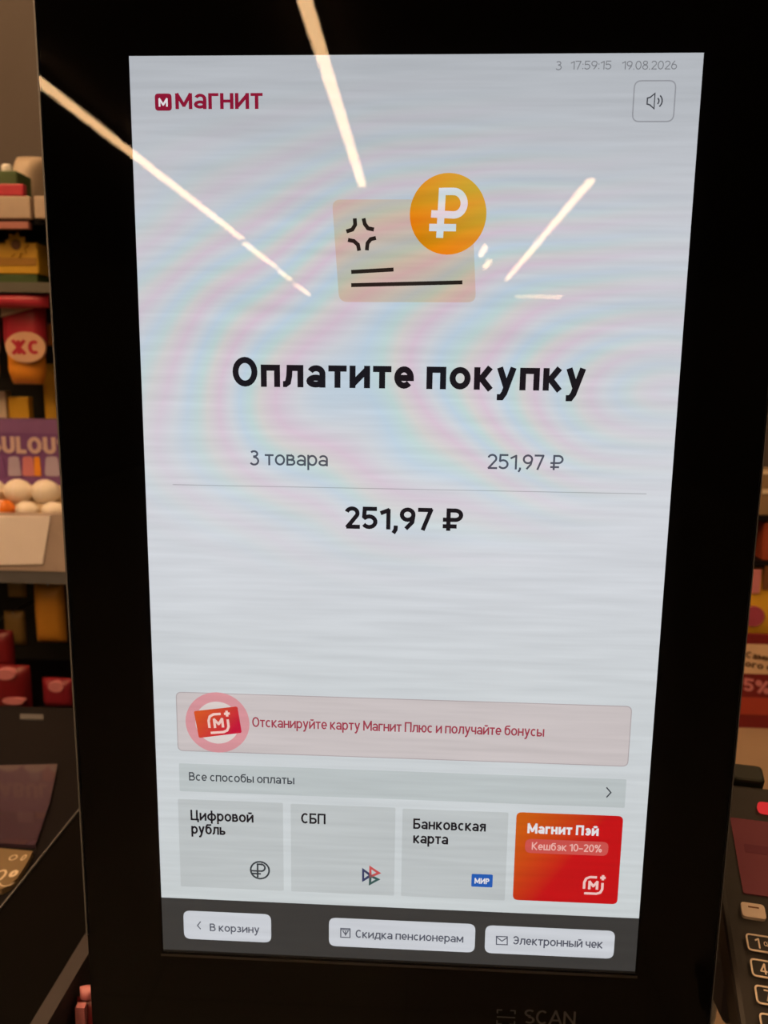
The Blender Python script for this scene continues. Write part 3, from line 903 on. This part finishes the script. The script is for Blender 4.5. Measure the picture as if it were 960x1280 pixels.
# top shelf
pack('tub', 24, 197, 56, 247, 1.065, 0.09, mat('TubBeige', (0.42, 0.33, 0.25), 0.5), 'cream tub with rounded shoulders on the top shelf', 'tub', soft=True, pw=3.0, on=oW)
T = pack('carton', -40, 218, 30, 247, 0.98, 0.05, M_green, 'low green carton with a red lid on the top shelf', 'carton', soft=False, on=oW)
x0, x1, z0, z1 = pbox(-40, 231, 31, 246, 0.955)
link_bm('carton_lid', b_box(x0, x1, 0.948, 0.962, z0, z1), M_red, T, bevel=0.002)
c = at_y(9, 213, 0.98)
o = link_bm('bottle_cap', b_lathe((c.x, 0.98, c.z - 0.008), [(0.009, 0), (0.009, 0.014), (0.006, 0.017), (0, 0.017)]), M_white, T, smooth=True)
# yellow box with sunflower
zz = at_y(20, 342, 0.937).z
x0, x1, z0, z1 = pbox(-60, 342, 56, 352, 0.97)
T = thing('carton', ((x0 + x1) / 2, 0.97, oG), 'flat dark green carton lying under the long yellow box', 'carton')
link_bm('pack_body', b_box(x0, x1, 0.942, 1.0, oG, zz), M_green, T, bevel=0.0015)
T = pack('cookie_box', -60, 307, 57, 343, 0.97, 0.06, M_yellow, 'long yellow box with a sunflower-shaped top and brown print', 'box', soft=False, on=at_y(20, 342, 0.937).z)
x0, x1, z0, z1 = pbox(-60, 322, 44, 331, 0.937)
link_bm('brown_print', b_box(x0, x1, 0.9385, 0.9405, z0, z1), mat('AmberPrint', (0.45, 0.22, 0.02), 0.5), T)
c = at_y(20, 306, 0.936)
pet = bmesh.new()
for k in range(9):
    a = 2 * math.pi * k / 9
    d = Vector((math.cos(a), 0, math.sin(a))); s = Vector((-d.z, 0, d.x))
    p = c + d * 0.007
    b_prism([p - s * 0.004, p + d * 0.007 - s * 0.005, p + d * 0.014, p + d * 0.007 + s * 0.005, p + s * 0.004], (0, 0.003, 0), pet)
link_bm('sunflower_petals', pet, M_yellow, T)
link_bm('sunflower_centre', ellipse_plate(c + Vector((0, -0.001, 0)), 0.008, 0.008, 0.004), M_brownprint, T)
x0, x1, z0, z1 = pbox(-60, 290, 60, 309, 1.06)
pack('carton', -60, 287, 62, 352, 1.09, 0.07, M_green, 'dark green carton behind the long yellow box', 'carton', soft=False, on=oG, cap=zW - 0.0085)

# red hanging bags
pack('snack_bag', -50, 367.5, 61, 384.5, 0.93, 0.03, M_red, 'red crumpled bag lying under the grey shelf edge', 'bag', nz=8, pw=3.0, hang=True, peg_dx=-0.030)
def sauce_pouch(px, label, dz=0, y=0.97):
    x0, x1, z0, z1 = pbox(px, 374, px + 47, 480, y)
    T = thing('sauce_pouch', ((x0 + x1) / 2, y, z0), label, 'pouch', 'red sauce pouches with cream ovals')
    w = x1 - x0; cx = (x0 + x1) / 2; h = z1 - z0
    link_bm('pouch_body', cushion(cx, y, z0 + h * 0.3, w, h * 0.7, 0.035, pw=4.0, bot=0.85), M_red, T, smooth=True)
    peg(cx, y, z1)
    link_bm('pouch_foot', cushion(cx, y, z0, w * 0.86, h * 0.46, 0.04, pw=2.6, bot=0.8), M_orange, T, smooth=True)
    ox = at_y(px + 22.5, 434, y - 0.026).x; oz = at_y(px + 22.5, 434, y - 0.026).z
    link_bm('cream_oval', ellipse_plate(Vector((ox, y - 0.026, oz)), w * 0.46, h * 0.18, 0.006), mat('PouchCream', (0.70, 0.42, 0.28), 0.5), T)
    link_bm('white_flash', b_prism([(cx - w * 0.4, y - 0.021, z0 + h * 0.78), (cx + w * 0.32, y - 0.021, z0 + h * 0.88), (cx + w * 0.3, y - 0.021, z0 + h * 0.93), (cx - w * 0.38, y - 0.021, z0 + h * 0.9)], (0, 0.006, 0)), M_cream, T)
    Q, L = text_quads('ЖС', 0.23)
    k = w * 0.66 / L; H = h * 0.16
    link_bm('pouch_text', b_quads(Q, lambda u, v: Vector((ox - w * 0.33 + u * k, y - 0.0266, oz - H * 0.5 + v * H)), (0, -1, 0), ink=0.000006), M_red, T)
sauce_pouch(9, 'red sauce pouch with cream oval, its orange foot above the purple box')
sauce_pouch(-50, 'red sauce pouch with cream oval half hidden past the first pouch', y=0.99)
pack('candy_tube', 57, 404, 67, 432, 1.0, 0.012, M_orange, 'short orange candy tube beside the red sauce pouch', 'tube', nx=6, hang=True)
pack('candy_tube', 57, 455, 72, 527, 1.04, 0.015, M_yellow, 'tall yellow candy tube standing beside the red sauce pouch', 'tube', nx=6, on=oE)
pack('candy_box', 15, 496, 38, 528, 1.04, 0.02, M_yellow, 'small yellow candy box peeking over the purple box', 'box', soft=False, on=oE)
pack('candy_box', -10, 489, 10, 528, 1.04, 0.02, M_cream, 'small cream candy box peeking over the purple box', 'box', soft=False, on=oE)

# purple box
YB = 0.990
x0, x1, z0, z1 = pbox(-58, 525, 96, 597, YB)
z0 = oE
T = thing('purple_sweets_box', ((x0 + x1) / 2, YB, z0), 'purple sweets box with pale capital letters behind the white eggs', 'box')
link_bm('box_body', b_box(x0, x1, YB, YB + 0.035, z0, z1), M_purple, T, bevel=0.002)
link_bm('box_top_band', b_box(x0, x1, YB - 0.001, YB, at_y(0, 541, YB).z, z1), mat('PlumPack', (0.24, 0.11, 0.30), 0.45), T)
M_letter = mat('PaleLetter', (0.62, 0.44, 0.46), 0.5)
a = at_y(-40, 566, YB - 0.0015); b = at_y(74, 565, YB - 0.0015)
Q, L = text_quads('FABULOUS', 0.23)
a = at_y(-48, 565.5, YB - 0.002); b = at_y(86, 564.5, YB - 0.002)
k = (b.x - a.x) / L; H = at_y(40, 544, YB - 0.002).z - at_y(40, 565, YB - 0.002).z
bmq = b_quads(Q, lambda u, v: Vector((min(a.x + u * k, x1), YB - 0.002, a.z + v * H)), (0, -1, 0), ink=0.000006)
link_bm('box_letters', bmq, M_letter, T)
for q0, q1, m_ in ((10, 25, M_lilac), (28, 42, M_pink), (43, 50, M_orange), (56, 74, M_lilac), (-16, 6, M_purple)):
    a0, a1, b0, b1 = pbox(q0, 571, q1, 595, YB - 0.002)
    link_bm('print_figure', b_prism([tuple(p) for p in [(v[0], YB - 0.002, v[1]) for v in rounded([(a0, b0), (a1, b0), (a1 - (a1 - a0) * 0.12, b1), (a0 + (a1 - a0) * 0.12, b1)], (a1 - a0) * 0.2, 3)]], (0, 0.002, 0)), m_, T)

# white eggs and the orange one: lying in two rows on the egg shelf
M_egg = mat('EggWhite', (0.88, 0.80, 0.72), 0.35, var=0.04)
M_eggo = mat('EggOrange', (0.85, 0.22, 0.02), 0.35)
def egg(px, on, y, w, h, m_, label):
    c = at_y(px, 620, y)
    c.z = on + h / 2
    T = thing('chocolate_egg', (c.x, y, c.z - h / 2), label, 'egg', 'wrapped eggs on the price-tag shelf')
    prof = []
    for k in range(13):
        t = math.pi * k / 12
        prof.append((h / 2 * math.sin(t) * (1 + 0.10 * math.cos(t)), -w / 2 * math.cos(t)))
    link_bm('egg_shell', b_lathe((c.x, y, c.z), prof, Vector((1, 0, 0)), 18), m_, T, smooth=True)
    link_bm('egg_seam', b_lathe((c.x, y, c.z), [(h / 2 * 1.0, -0.0006), (h / 2 * 1.015, -0.0006), (h / 2 * 1.015, 0.0006), (h / 2 * 1.0, 0.0006)], Vector((1, 0, 0)), 18), M_paper, T)
s = 0.00137
YE1, YE2 = YF + 0.030, YF + 0.058         # front and back row
step = at_y(24, 614, YE2).z - 16 * s
for px, l in ((-10, 'white egg at the back of the egg shelf, half past the price tag end'), (24, 'white egg in the back row in front of the purple box letters'), (58, 'white egg in the back row nearest the terminal edge')):
    egg(px, step, YE2, 36.8 * s, 32 * s, M_egg, l)
egg(4, oE + 0.003, YE1, 28 * s, 24 * s, M_eggo, 'orange egg in the front row above the price tag')
egg(33, oE + 0.003, YE1, 29 * s, 22 * s, M_egg, 'white egg in the front row beside the orange egg')
egg(66, oE + 0.003, YE1, 30 * s, 22 * s, M_egg, 'white egg in the front row beside the terminal edge')

x0, x1, z0, z1 = pbox(-60, 634, 110, 648, YF + 0.055)
tr = thing('egg_tray', ((x0 + x1) / 2, YF + 0.05, oE), 'low cream tray holding the wrapped eggs', 'tray')
link_bm('tray_floor', b_box(x0, x1, YF + 0.0125, YF + 0.086, oE, oE + 0.003), M_cream, tr)
link_bm('tray_step', b_box(x0, x1, YF + 0.0475, YF + 0.086, oE + 0.003, step + 0.0004), M_cream, tr)
link_bm('tray_back', b_box(x0, x1, YF + 0.0825, YF + 0.086, oE, at_y(30, 606, YF + 0.084).z), M_cream, tr)

# goods below the price rail
pack('hanging_pack', 11, 722, 32, 746, 1.0, 0.015, mat('OlivePack', (0.35, 0.24, 0.08), 0.5), 'short olive pack hanging under the price rail', 'pack', nz=8, hang=True)
pack('hanging_pack', 8, 764, 31, 806, 1.02, 0.02, mat('BrownPack', (0.28, 0.17, 0.05), 0.5), 'brown pack below the short olive pack', 'pack', hang=True)
pack('snack_bag', 47, 730, 80, 802, 0.97, 0.03, mat('AmberPack', (0.55, 0.25, 0.03), 0.4), 'tall amber snack bag hanging beside the terminal edge', 'bag', hang=True)
pack('snack_bag', -30, 788, 16, 832, 0.96, 0.03, M_darkred, 'dark red rounded bag above the red packs', 'bag', hang=True, peg_dx=-0.028)
T = pack('snack_bag', -30, 832, 37, 888, 0.93, 0.04, M_darkred, 'wide dark red bag with pink patches on the lower shelf', 'bag', on=oL)
c = at_y(8, 842, 0.915)
link_bm('pink_patch', ellipse_plate(Vector((c.x, 0.909, c.z)), 0.018, 0.010, 0.014), M_pink, T)
c = at_y(18, 875, 0.915)
link_bm('pink_patch', ellipse_plate(Vector((c.x, 0.909, c.z)), 0.020, 0.007, 0.014), M_pink, T)
T = pack('snack_bag', 56, 848, 92, 888, 0.95, 0.03, mat('CrimsonPack', (0.24, 0.015, 0.03), 0.4), 'crimson bag with a pink corner on the lower shelf', 'bag', on=oL)
c = at_y(68, 860, 0.93)
link_bm('pink_patch', ellipse_plate(Vector((c.x, 0.934, c.z)), 0.014, 0.010, 0.012), M_pink, T)

# ------------------------------------------------------------------ neighbouring counter on the left
ZC = 0.97
cnt = thing('side_counter', (-0.5, 0.42, 0), 'dark brown side counter with a glossy purple-brown plate on top', 'counter')
ctr = [at_z(-40, 885, ZC), at_z(96, 885, ZC), at_z(82, 940, ZC), at_z(60, 1000, ZC)]
link_bm('counter_body', b_box(-0.95, -0.345, 0.06, 0.64, 0, ZC), M_darkbrown, cnt, bevel=0.004)
pl = [at_z(-60, 958, ZC + 0.004), at_z(72, 955, ZC + 0.004), at_z(62, 1003, ZC + 0.004), at_z(44, 1056, ZC + 0.004), at_z(-60, 1052, ZC + 0.004)]
link_bm('glossy_plate', b_prism(pl, (0, 0, -0.006)), mat('PurpleGloss', (0.055, 0.032, 0.055), 0.25, coat=0.5), cnt, 'glossy purple-brown plate')
lp = [at_z(25, 892, ZC + 0.002), at_z(54, 893, ZC + 0.002), at_z(54, 899, ZC + 0.002), at_z(25, 898, ZC + 0.002)]
link_bm('grey_badge', b_prism(lp, (0, 0, -0.004)), M_greytrim, cnt)
tp = [at_z(-60, 1057, ZC + 0.006), at_z(0, 1060, ZC + 0.006), at_z(41, 1064, ZC + 0.006), at_z(34, 1078, ZC + 0.006), at_z(22, 1097, ZC + 0.006), at_z(12, 1106, ZC + 0.006), at_z(2, 1111, ZC + 0.006), at_z(-60, 1112, ZC + 0.006)]
link_bm('icon_plate', b_prism(tp, (0, 0, -0.008)), mat('GoldPlate', (0.20, 0.14, 0.075), 0.45), cnt, 'golden-tan plate with pale icons')
M_icon = mat('PaleIcon', (0.75, 0.62, 0.48), 0.5)
def zring(px, py, rx, ry, w, a0=0, a1=360):
    c = at_z(px, py, ZC + 0.0066)
    u_ = (at_z(px + 10, py, ZC + 0.0066) - c).length / 10
    v_ = (at_z(px, py - 10, ZC + 0.0066) - c).length / 10
    Q = ribbon([(c.x + x * u_, c.y + y * v_) for x, y in arc(0, 0, rx, ry, a0, a1, 18)], w)
    return b_quads([[(p.x, p.y) for p in q] for q in Q], lambda x, y: Vector((x, y, ZC + 0.0066)), (0, 0, 1), ink=0.000006)
link_bm('plate_icon', zring(16.5, 1072, 4.2, 2.8, 0.0012), M_icon, cnt)
link_bm('plate_icon', zring(29.5, 1072, 2.0, 3.0, 0.0012), M_icon, cnt)
link_bm('plate_icon', zring(-1, 1095, 6, 6.5, 0.0022), M_icon, cnt)
link_bm('plate_icon', zring(17, 1092, 3.0, 3.0, 0.0030), M_icon, cnt)
link_bm('plate_icon', zring(10, 1102, 9, 5, 0.0012, 200, 350), M_icon, cnt)

# black channel box between counter and terminal
ch = thing('cable_channel', (-0.29, 0.3, 0), 'black channel box with a steel edge beside the self-checkout terminal', 'channel')
link_bm('channel_body', b_box(-0.334, -0.251, 0.03, 0.60, 0, 0.998), M_blackgloss, ch)
link_bm('steel_edge', b_box(-0.3353, -0.334, 0.03, 0.60, 0.90, 1.0), M_greytrim, ch)
link_bm('grey_strip', b_box(-0.2512, -0.2395, 0.03, 0.60, 0.90, 1.0), mat('GreyStrip', (0.062, 0.054, 0.06), 0.6, spec=0.15), ch)

# small red pack standing on the terminal's base
x0, x1, z0, z1 = pbox(84, 1232, 118, 1300, 0.105)
T = thing('lighter_pack', (-0.2, 0.105, 0.9), 'small red and pink pack standing on the terminal base', 'pack')
cx = at_y(104, 1260, 0.105).x
link_bm('pack_body', cushion(-0.2293, 0.105, 0.8995, 0.018, at_y(100, 1246, 0.105).z - 0.8995, 0.018, pw=4.0), M_darkred, T, smooth=True)
link_bm('pink_stripe', b_box(cx - 0.001, cx + 0.006, 0.094, 0.099, 0.90, at_y(100, 1245, 0.105).z), M_pink, T)
link_bm('pack_tip', cushion(cx + 0.004, 0.105, at_y(100, 1248, 0.105).z, 0.011, 0.010, 0.010, pw=2.5), M_pink, T, smooth=True)

# ------------------------------------------------------------------ packing table and goods on the right
tb = thing('packing_table', (0.6, 0.5, 0), 'tan wooden packing table behind the card reader', 'table')
link_bm('table_top', b_box(0.19, 1.15, 0.015, 1.22, 0.872, 0.9), M_tan, tb, bevel=0.003)
for x in (0.22, 1.08):
    for y in (0.05, 1.14):
        link_bm('leg', b_box(x, x + 0.045, y, y + 0.045, 0, 0.873), M_rackdark, tb)
# promotional board
YP = 0.80
T = thing('promotional_board', (0.65, YP, 0.9), 'small red and white promotional board standing on the packing table', 'board')
x0 = at_y(922, 850, YP).x; x1 = x0 + 0.20
zt, z1_, z2_, z3_ = at_y(940, 805, YP).z, at_y(940, 842, YP).z, at_y(940, 869, YP).z, 0.9
link_bm('board', b_box(x0, x1, YP, YP + 0.006, 0.899, at_y(940, 793, YP).z), M_darkred, T)
link_bm('white_field', b_box(x0 + 0.002, x1, YP - 0.001, YP, z1_, zt), mat('BoardCream', (0.72, 0.52, 0.36), 0.6), T)
link_bm('red_field', b_box(x0 + 0.002, x1, YP - 0.001, YP, at_y(940, 893, YP).z, z2_ - 0.004), mat('BoardRed', (0.40, 0.05, 0.03), 0.5), T)
M_bp = mat('BoardPrint', (0.10, 0.045, 0.02), 0.6)
def board_text(s, p, hpx, wpx, m_, w):
    Q, L = text_quads(s, w)
    a = at_y(p[0], p[1], YP - 0.002); u = at_y(p[0] + wpx, p[1], YP - 0.002).x - a.x
    H = at_y(p[0], p[1] - hpx, YP - 0.002).z - a.z
    k = u / L
    # the printed lines run slightly downhill
    link_bm('board_text', b_quads(Q, lambda x, y: Vector((a.x + x * k, YP - 0.002, a.z + y * H - x * k * 0.14)), (0, -1, 0), ink=0.000006), m_, T)
board_text('Сами в', (932, 822), 8, 42, M_bp, 0.2)
board_text('ого сч', (931, 833), 8, 42, M_bp, 0.2)
board_text('5%', (929, 863), 16, 34, M_pink, 0.2)

# second rack behind the table
YR = 0.98
rk = thing('goods_rack', (0.85, 1.3, 0), 'brown goods rack with yellow and red packs behind the packing table', 'shelf rack')
link_bm('back_panel', b_box(0.40, 1.45, 1.32, 1.34, 0, 2.2), M_rackback, rk)
for x in (0.40, 1.41):
    link_bm('upright_post', b_box(x, x + 0.04, 1.27, 1.32, 0, 2.2), M_rackdark, rk)
for py in (646, 702, 802):
    z = at_y(945, py, 1.25).z
    link_bm('shelf_board', b_box(0.42, 1.42, 1.235, 1.32, z - 0.005, z + 0.005), M_darkbrown, rk)
def goods(name, px0, py0, px1, py1, m_, label, cat, soft=True, y=1.262, t=0.04):
    return pack(name, px0, py0, px1, py1, y, t, m_, label, cat, soft=soft, on=at_y(945, py1, 1.25).z + 0.005)
T = goods('striped_box', 944, 586, 1010, 646, mat('OliveBox', (0.30, 0.20, 0.11), 0.5), 'brown box with pale stripes above the dark red box', 'box', soft=False)
for py in (588, 612):
    a0, a1, b0, b1 = pbox(953, py, 965, py + 5, 1.24)
    link_bm('pale_stripe', b_box(a0, a1, 1.2405, 1.2425, b0, b1), M_cream, T)
goods('chocolate_box', 947, 652, 1000, 702, mat('RustBox', (0.34, 0.06, 0.025), 0.45), 'rust red chocolate box on the middle rack shelf', 'box', soft=False)
T = goods('wafer_pack', 912, 710, 1000, 802, M_yellow, 'yellow wafer pack with a red and purple patch above the promotional board', 'pack')
a0, a1, b0, b1 = pbox(940, 713, 953, 742, 1.232)
link_bm('red_patch', b_box(a0, a1, 1.2360, 1.2440, b0, b1), M_pink, T)
a0, a1, b0, b1 = pbox(955, 708, 966, 738, 1.232)
link_bm('brown_patch', b_box(a0, a1, 1.2360, 1.2440, b0, b1), M_brownprint, T)
c = at_y(944, 772, 1.23)
link_bm('plum_patch', ellipse_plate(Vector((c.x, 1.236, c.z)), 0.022, 0.022, 0.008), mat('PlumPatch', (0.38, 0.06, 0.12), 0.4), T)

# ------------------------------------------------------------------ card reader on its holder
EE, PS = math.radians(66), math.radians(10)
nh = Vector((-math.sin(PS), -math.cos(PS), 0))
TV = -nh * math.sin(EE) + Vector((0, 0, math.cos(EE)))
TU = Vector((math.cos(PS), -math.sin(PS), 0))
TN = TU.cross(TV)
TP = at_y(932, 1179, 0.02)
def tf(u, v, n=0.0): return TP + TU * u + TV * v + TN * n

pin = thing('card_reader', (0.25, 0.1, 0.9), 'black card payment reader with outlined number keys and reddish display on a post', 'card reader')
M_reader = mat('ReaderPlastic', (0.025, 0.021, 0.02), 0.45, spec=0.35)
def slab(name, u0, u1, v0, v1, n0, n1, m_, r=0.0, bevel=0.0, label=None, parent=pin):
    pts = rounded([(u0, v0), (u1, v0), (u1, v1), (u0, v1)], r, 4) if r else [Vector(p) for p in ((u0, v0), (u1, v0), (u1, v1), (u0, v1))]
    return link_bm(name, b_prism([tf(p[0], p[1], n0) for p in pts], TN * (n1 - n0)), m_, parent, label, bevel=bevel)
link_bm('head_neck', b_prism([tf(0.014, 0.108, -0.02), tf(0.028, 0.108, -0.02), tf(0.028, 0.12, -0.02), tf(0.014, 0.12, -0.02)], TN * 0.014), M_reader, pin)
slab('reader_body', -0.0095, 0.070, -0.075, 0.114, -0.028, -0.001, M_reader, 0.008, 0.003)
slab('reader_head', 0.010, 0.031, 0.1165, 0.131, -0.022, 0.001, mat('ReaderHead', (0.012, 0.014, 0.008), 0.5), 0.004, 0.002)
slab('display_window', 0.0035, 0.058, 0.0315, 0.0850, -0.004, 0.0002, mat('ReaderScreen', (0.20, 0.062, 0.085), 0.18, coat=0.6), 0.001, label='dark reddish display glass')
slab('display_band', 0.009, 0.058, 0.060, 0.066, -0.003, 0.0004, mat('ReaderBand', (0.16, 0.045, 0.07), 0.2), 0.001)
link_bm('red_lamp', b_prism([tf(p[0], p[1], -0.002) for p in rounded([(0.0222, 0.0915), (0.040, 0.0915), (0.040, 0.0995), (0.0222, 0.0995)], 0.0035)], TN * 0.0035), lit('RedIndicator', (0.85, 0.04, 0.04), raster=False, strength=0.7), pin, 'lit red indicator')
M_keyedge = mat('KeyOutline', (0.66, 0.55, 0.46), 0.5)
M_key = mat('KeyBlack', (0.012, 0.010, 0.009), 0.4)
M_keycream = mat('KeyCream', (0.62, 0.50, 0.42), 0.45)
KW = 0.0205
for k in range(3):
    kk = slab('function_key', 0.0005 + k * 0.0165, 0.0138 + k * 0.0165, 0.0155, 0.0245, -0.002, 0.0018, M_keycream, 0.0022)
    link_bm('key_mark', b_prism([tf(p[0], p[1], 0.0018) for p in [(0.0045 + k * 0.0165, 0.0215), (0.0105 + k * 0.0165, 0.0215), (0.0105 + k * 0.0165, 0.0223), (0.0045 + k * 0.0165, 0.0223)]], TN * 0.0002), M_brownprint, kk)
keys = [['1QZ', '2', '3'], ['4GHI', '5', '6'], ['7', '8', '9'], ['', '0', '']]
for r in range(4):
    for c_ in range(3):
        u0 = 0.0008 + c_ * 0.0225; v1 = 0.0050 - r * 0.0145
        kk = slab('number_key', u0, u0 + KW, v1 - 0.0092, v1, -0.003, 0.0012, M_key, 0.002)
        pts = rounded([(u0, v1 - 0.0092), (u0 + KW, v1 - 0.0092), (u0 + KW, v1), (u0, v1)], 0.002, 4)
        Q = ribbon([tuple(p) for p in pts] + [tuple(pts[0])], 0.0009)
        bm = bmesh.new()
        for q in Q:
            b_prism([tf(p.x, p.y, 0.0008) for p in q], TN * 0.0008, bm)
        link_bm('key_outline', bm, M_keyedge, kk)
        s = keys[r][c_]
        if s:
            Q, L = text_quads(s[0], 0.14)
            H = 0.0062
            link_bm('key_number', b_quads(Q, lambda x, y: tf(u0 + 0.0042 + x * H, v1 - 0.0076 + y * H, 0.0014), TN, ink=0.000006), M_keyedge, kk)
            if len(s) > 1:
                Q, L = text_quads(s[1:], 0.15)
                H2 = 0.0028
                link_bm('key_letters', b_quads(Q, lambda x, y: tf(u0 + 0.0088 + x * H2, v1 - 0.0058 + y * H2, 0.0014), TN, ink=0.000006), M_keyedge, kk)
# holder: bracket under the reader and a post down to the table
hd = pin
M_hold = mat('HolderGrey', (0.06, 0.052, 0.06), 0.5)
slab('cradle', -0.004, 0.066, -0.04, 0.09, -0.038, -0.0275, M_hold, 0.006, 0.002, parent=hd)
pa = tf(0.03, 0.03, -0.036)
link_bm('post', b_tube([(pa.x, pa.y + 0.015, 0.905), (pa.x, pa.y + 0.012, 1.0), pa], 0.013, 14), M_hold, hd, smooth=True)
link_bm('post_foot', b_lathe((pa.x, pa.y + 0.015, 0.9), [(0.045, 0), (0.045, 0.006), (0.035, 0.012), (0.014, 0.014)], n=28), M_hold, hd, smooth=True)
x0, x1, z0, z1 = pbox(893, 1191, 914, 1262, 0.09)
link_bm('side_block', b_box(x0, x1, 0.075, 0.105, z0, z1), M_hold, hd, bevel=0.005)
link_bm('block_arm', b_box(x1 - 0.004, pa.x + 0.004, 0.082, 0.098, z0 + 0.012, z0 + 0.022), M_hold, hd)
# white cable hanging from the block down to the table
pts = [at_y(903, 1250, 0.10), at_y(897, 1243, 0.105), at_y(891, 1250, 0.108), at_y(889, 1268, 0.11)]
pts += [Vector((pts[-1].x - 0.001, 0.120, 0.95)), Vector((pts[-1].x + 0.001, 0.128, 0.8995))]
cb = link_bm('white_cable', b_tube(pts, 0.0035, 8), M_white, smooth=True)
cb['label'] = 'short white cable running down beside the card reader post'; cb['category'] = 'cable'
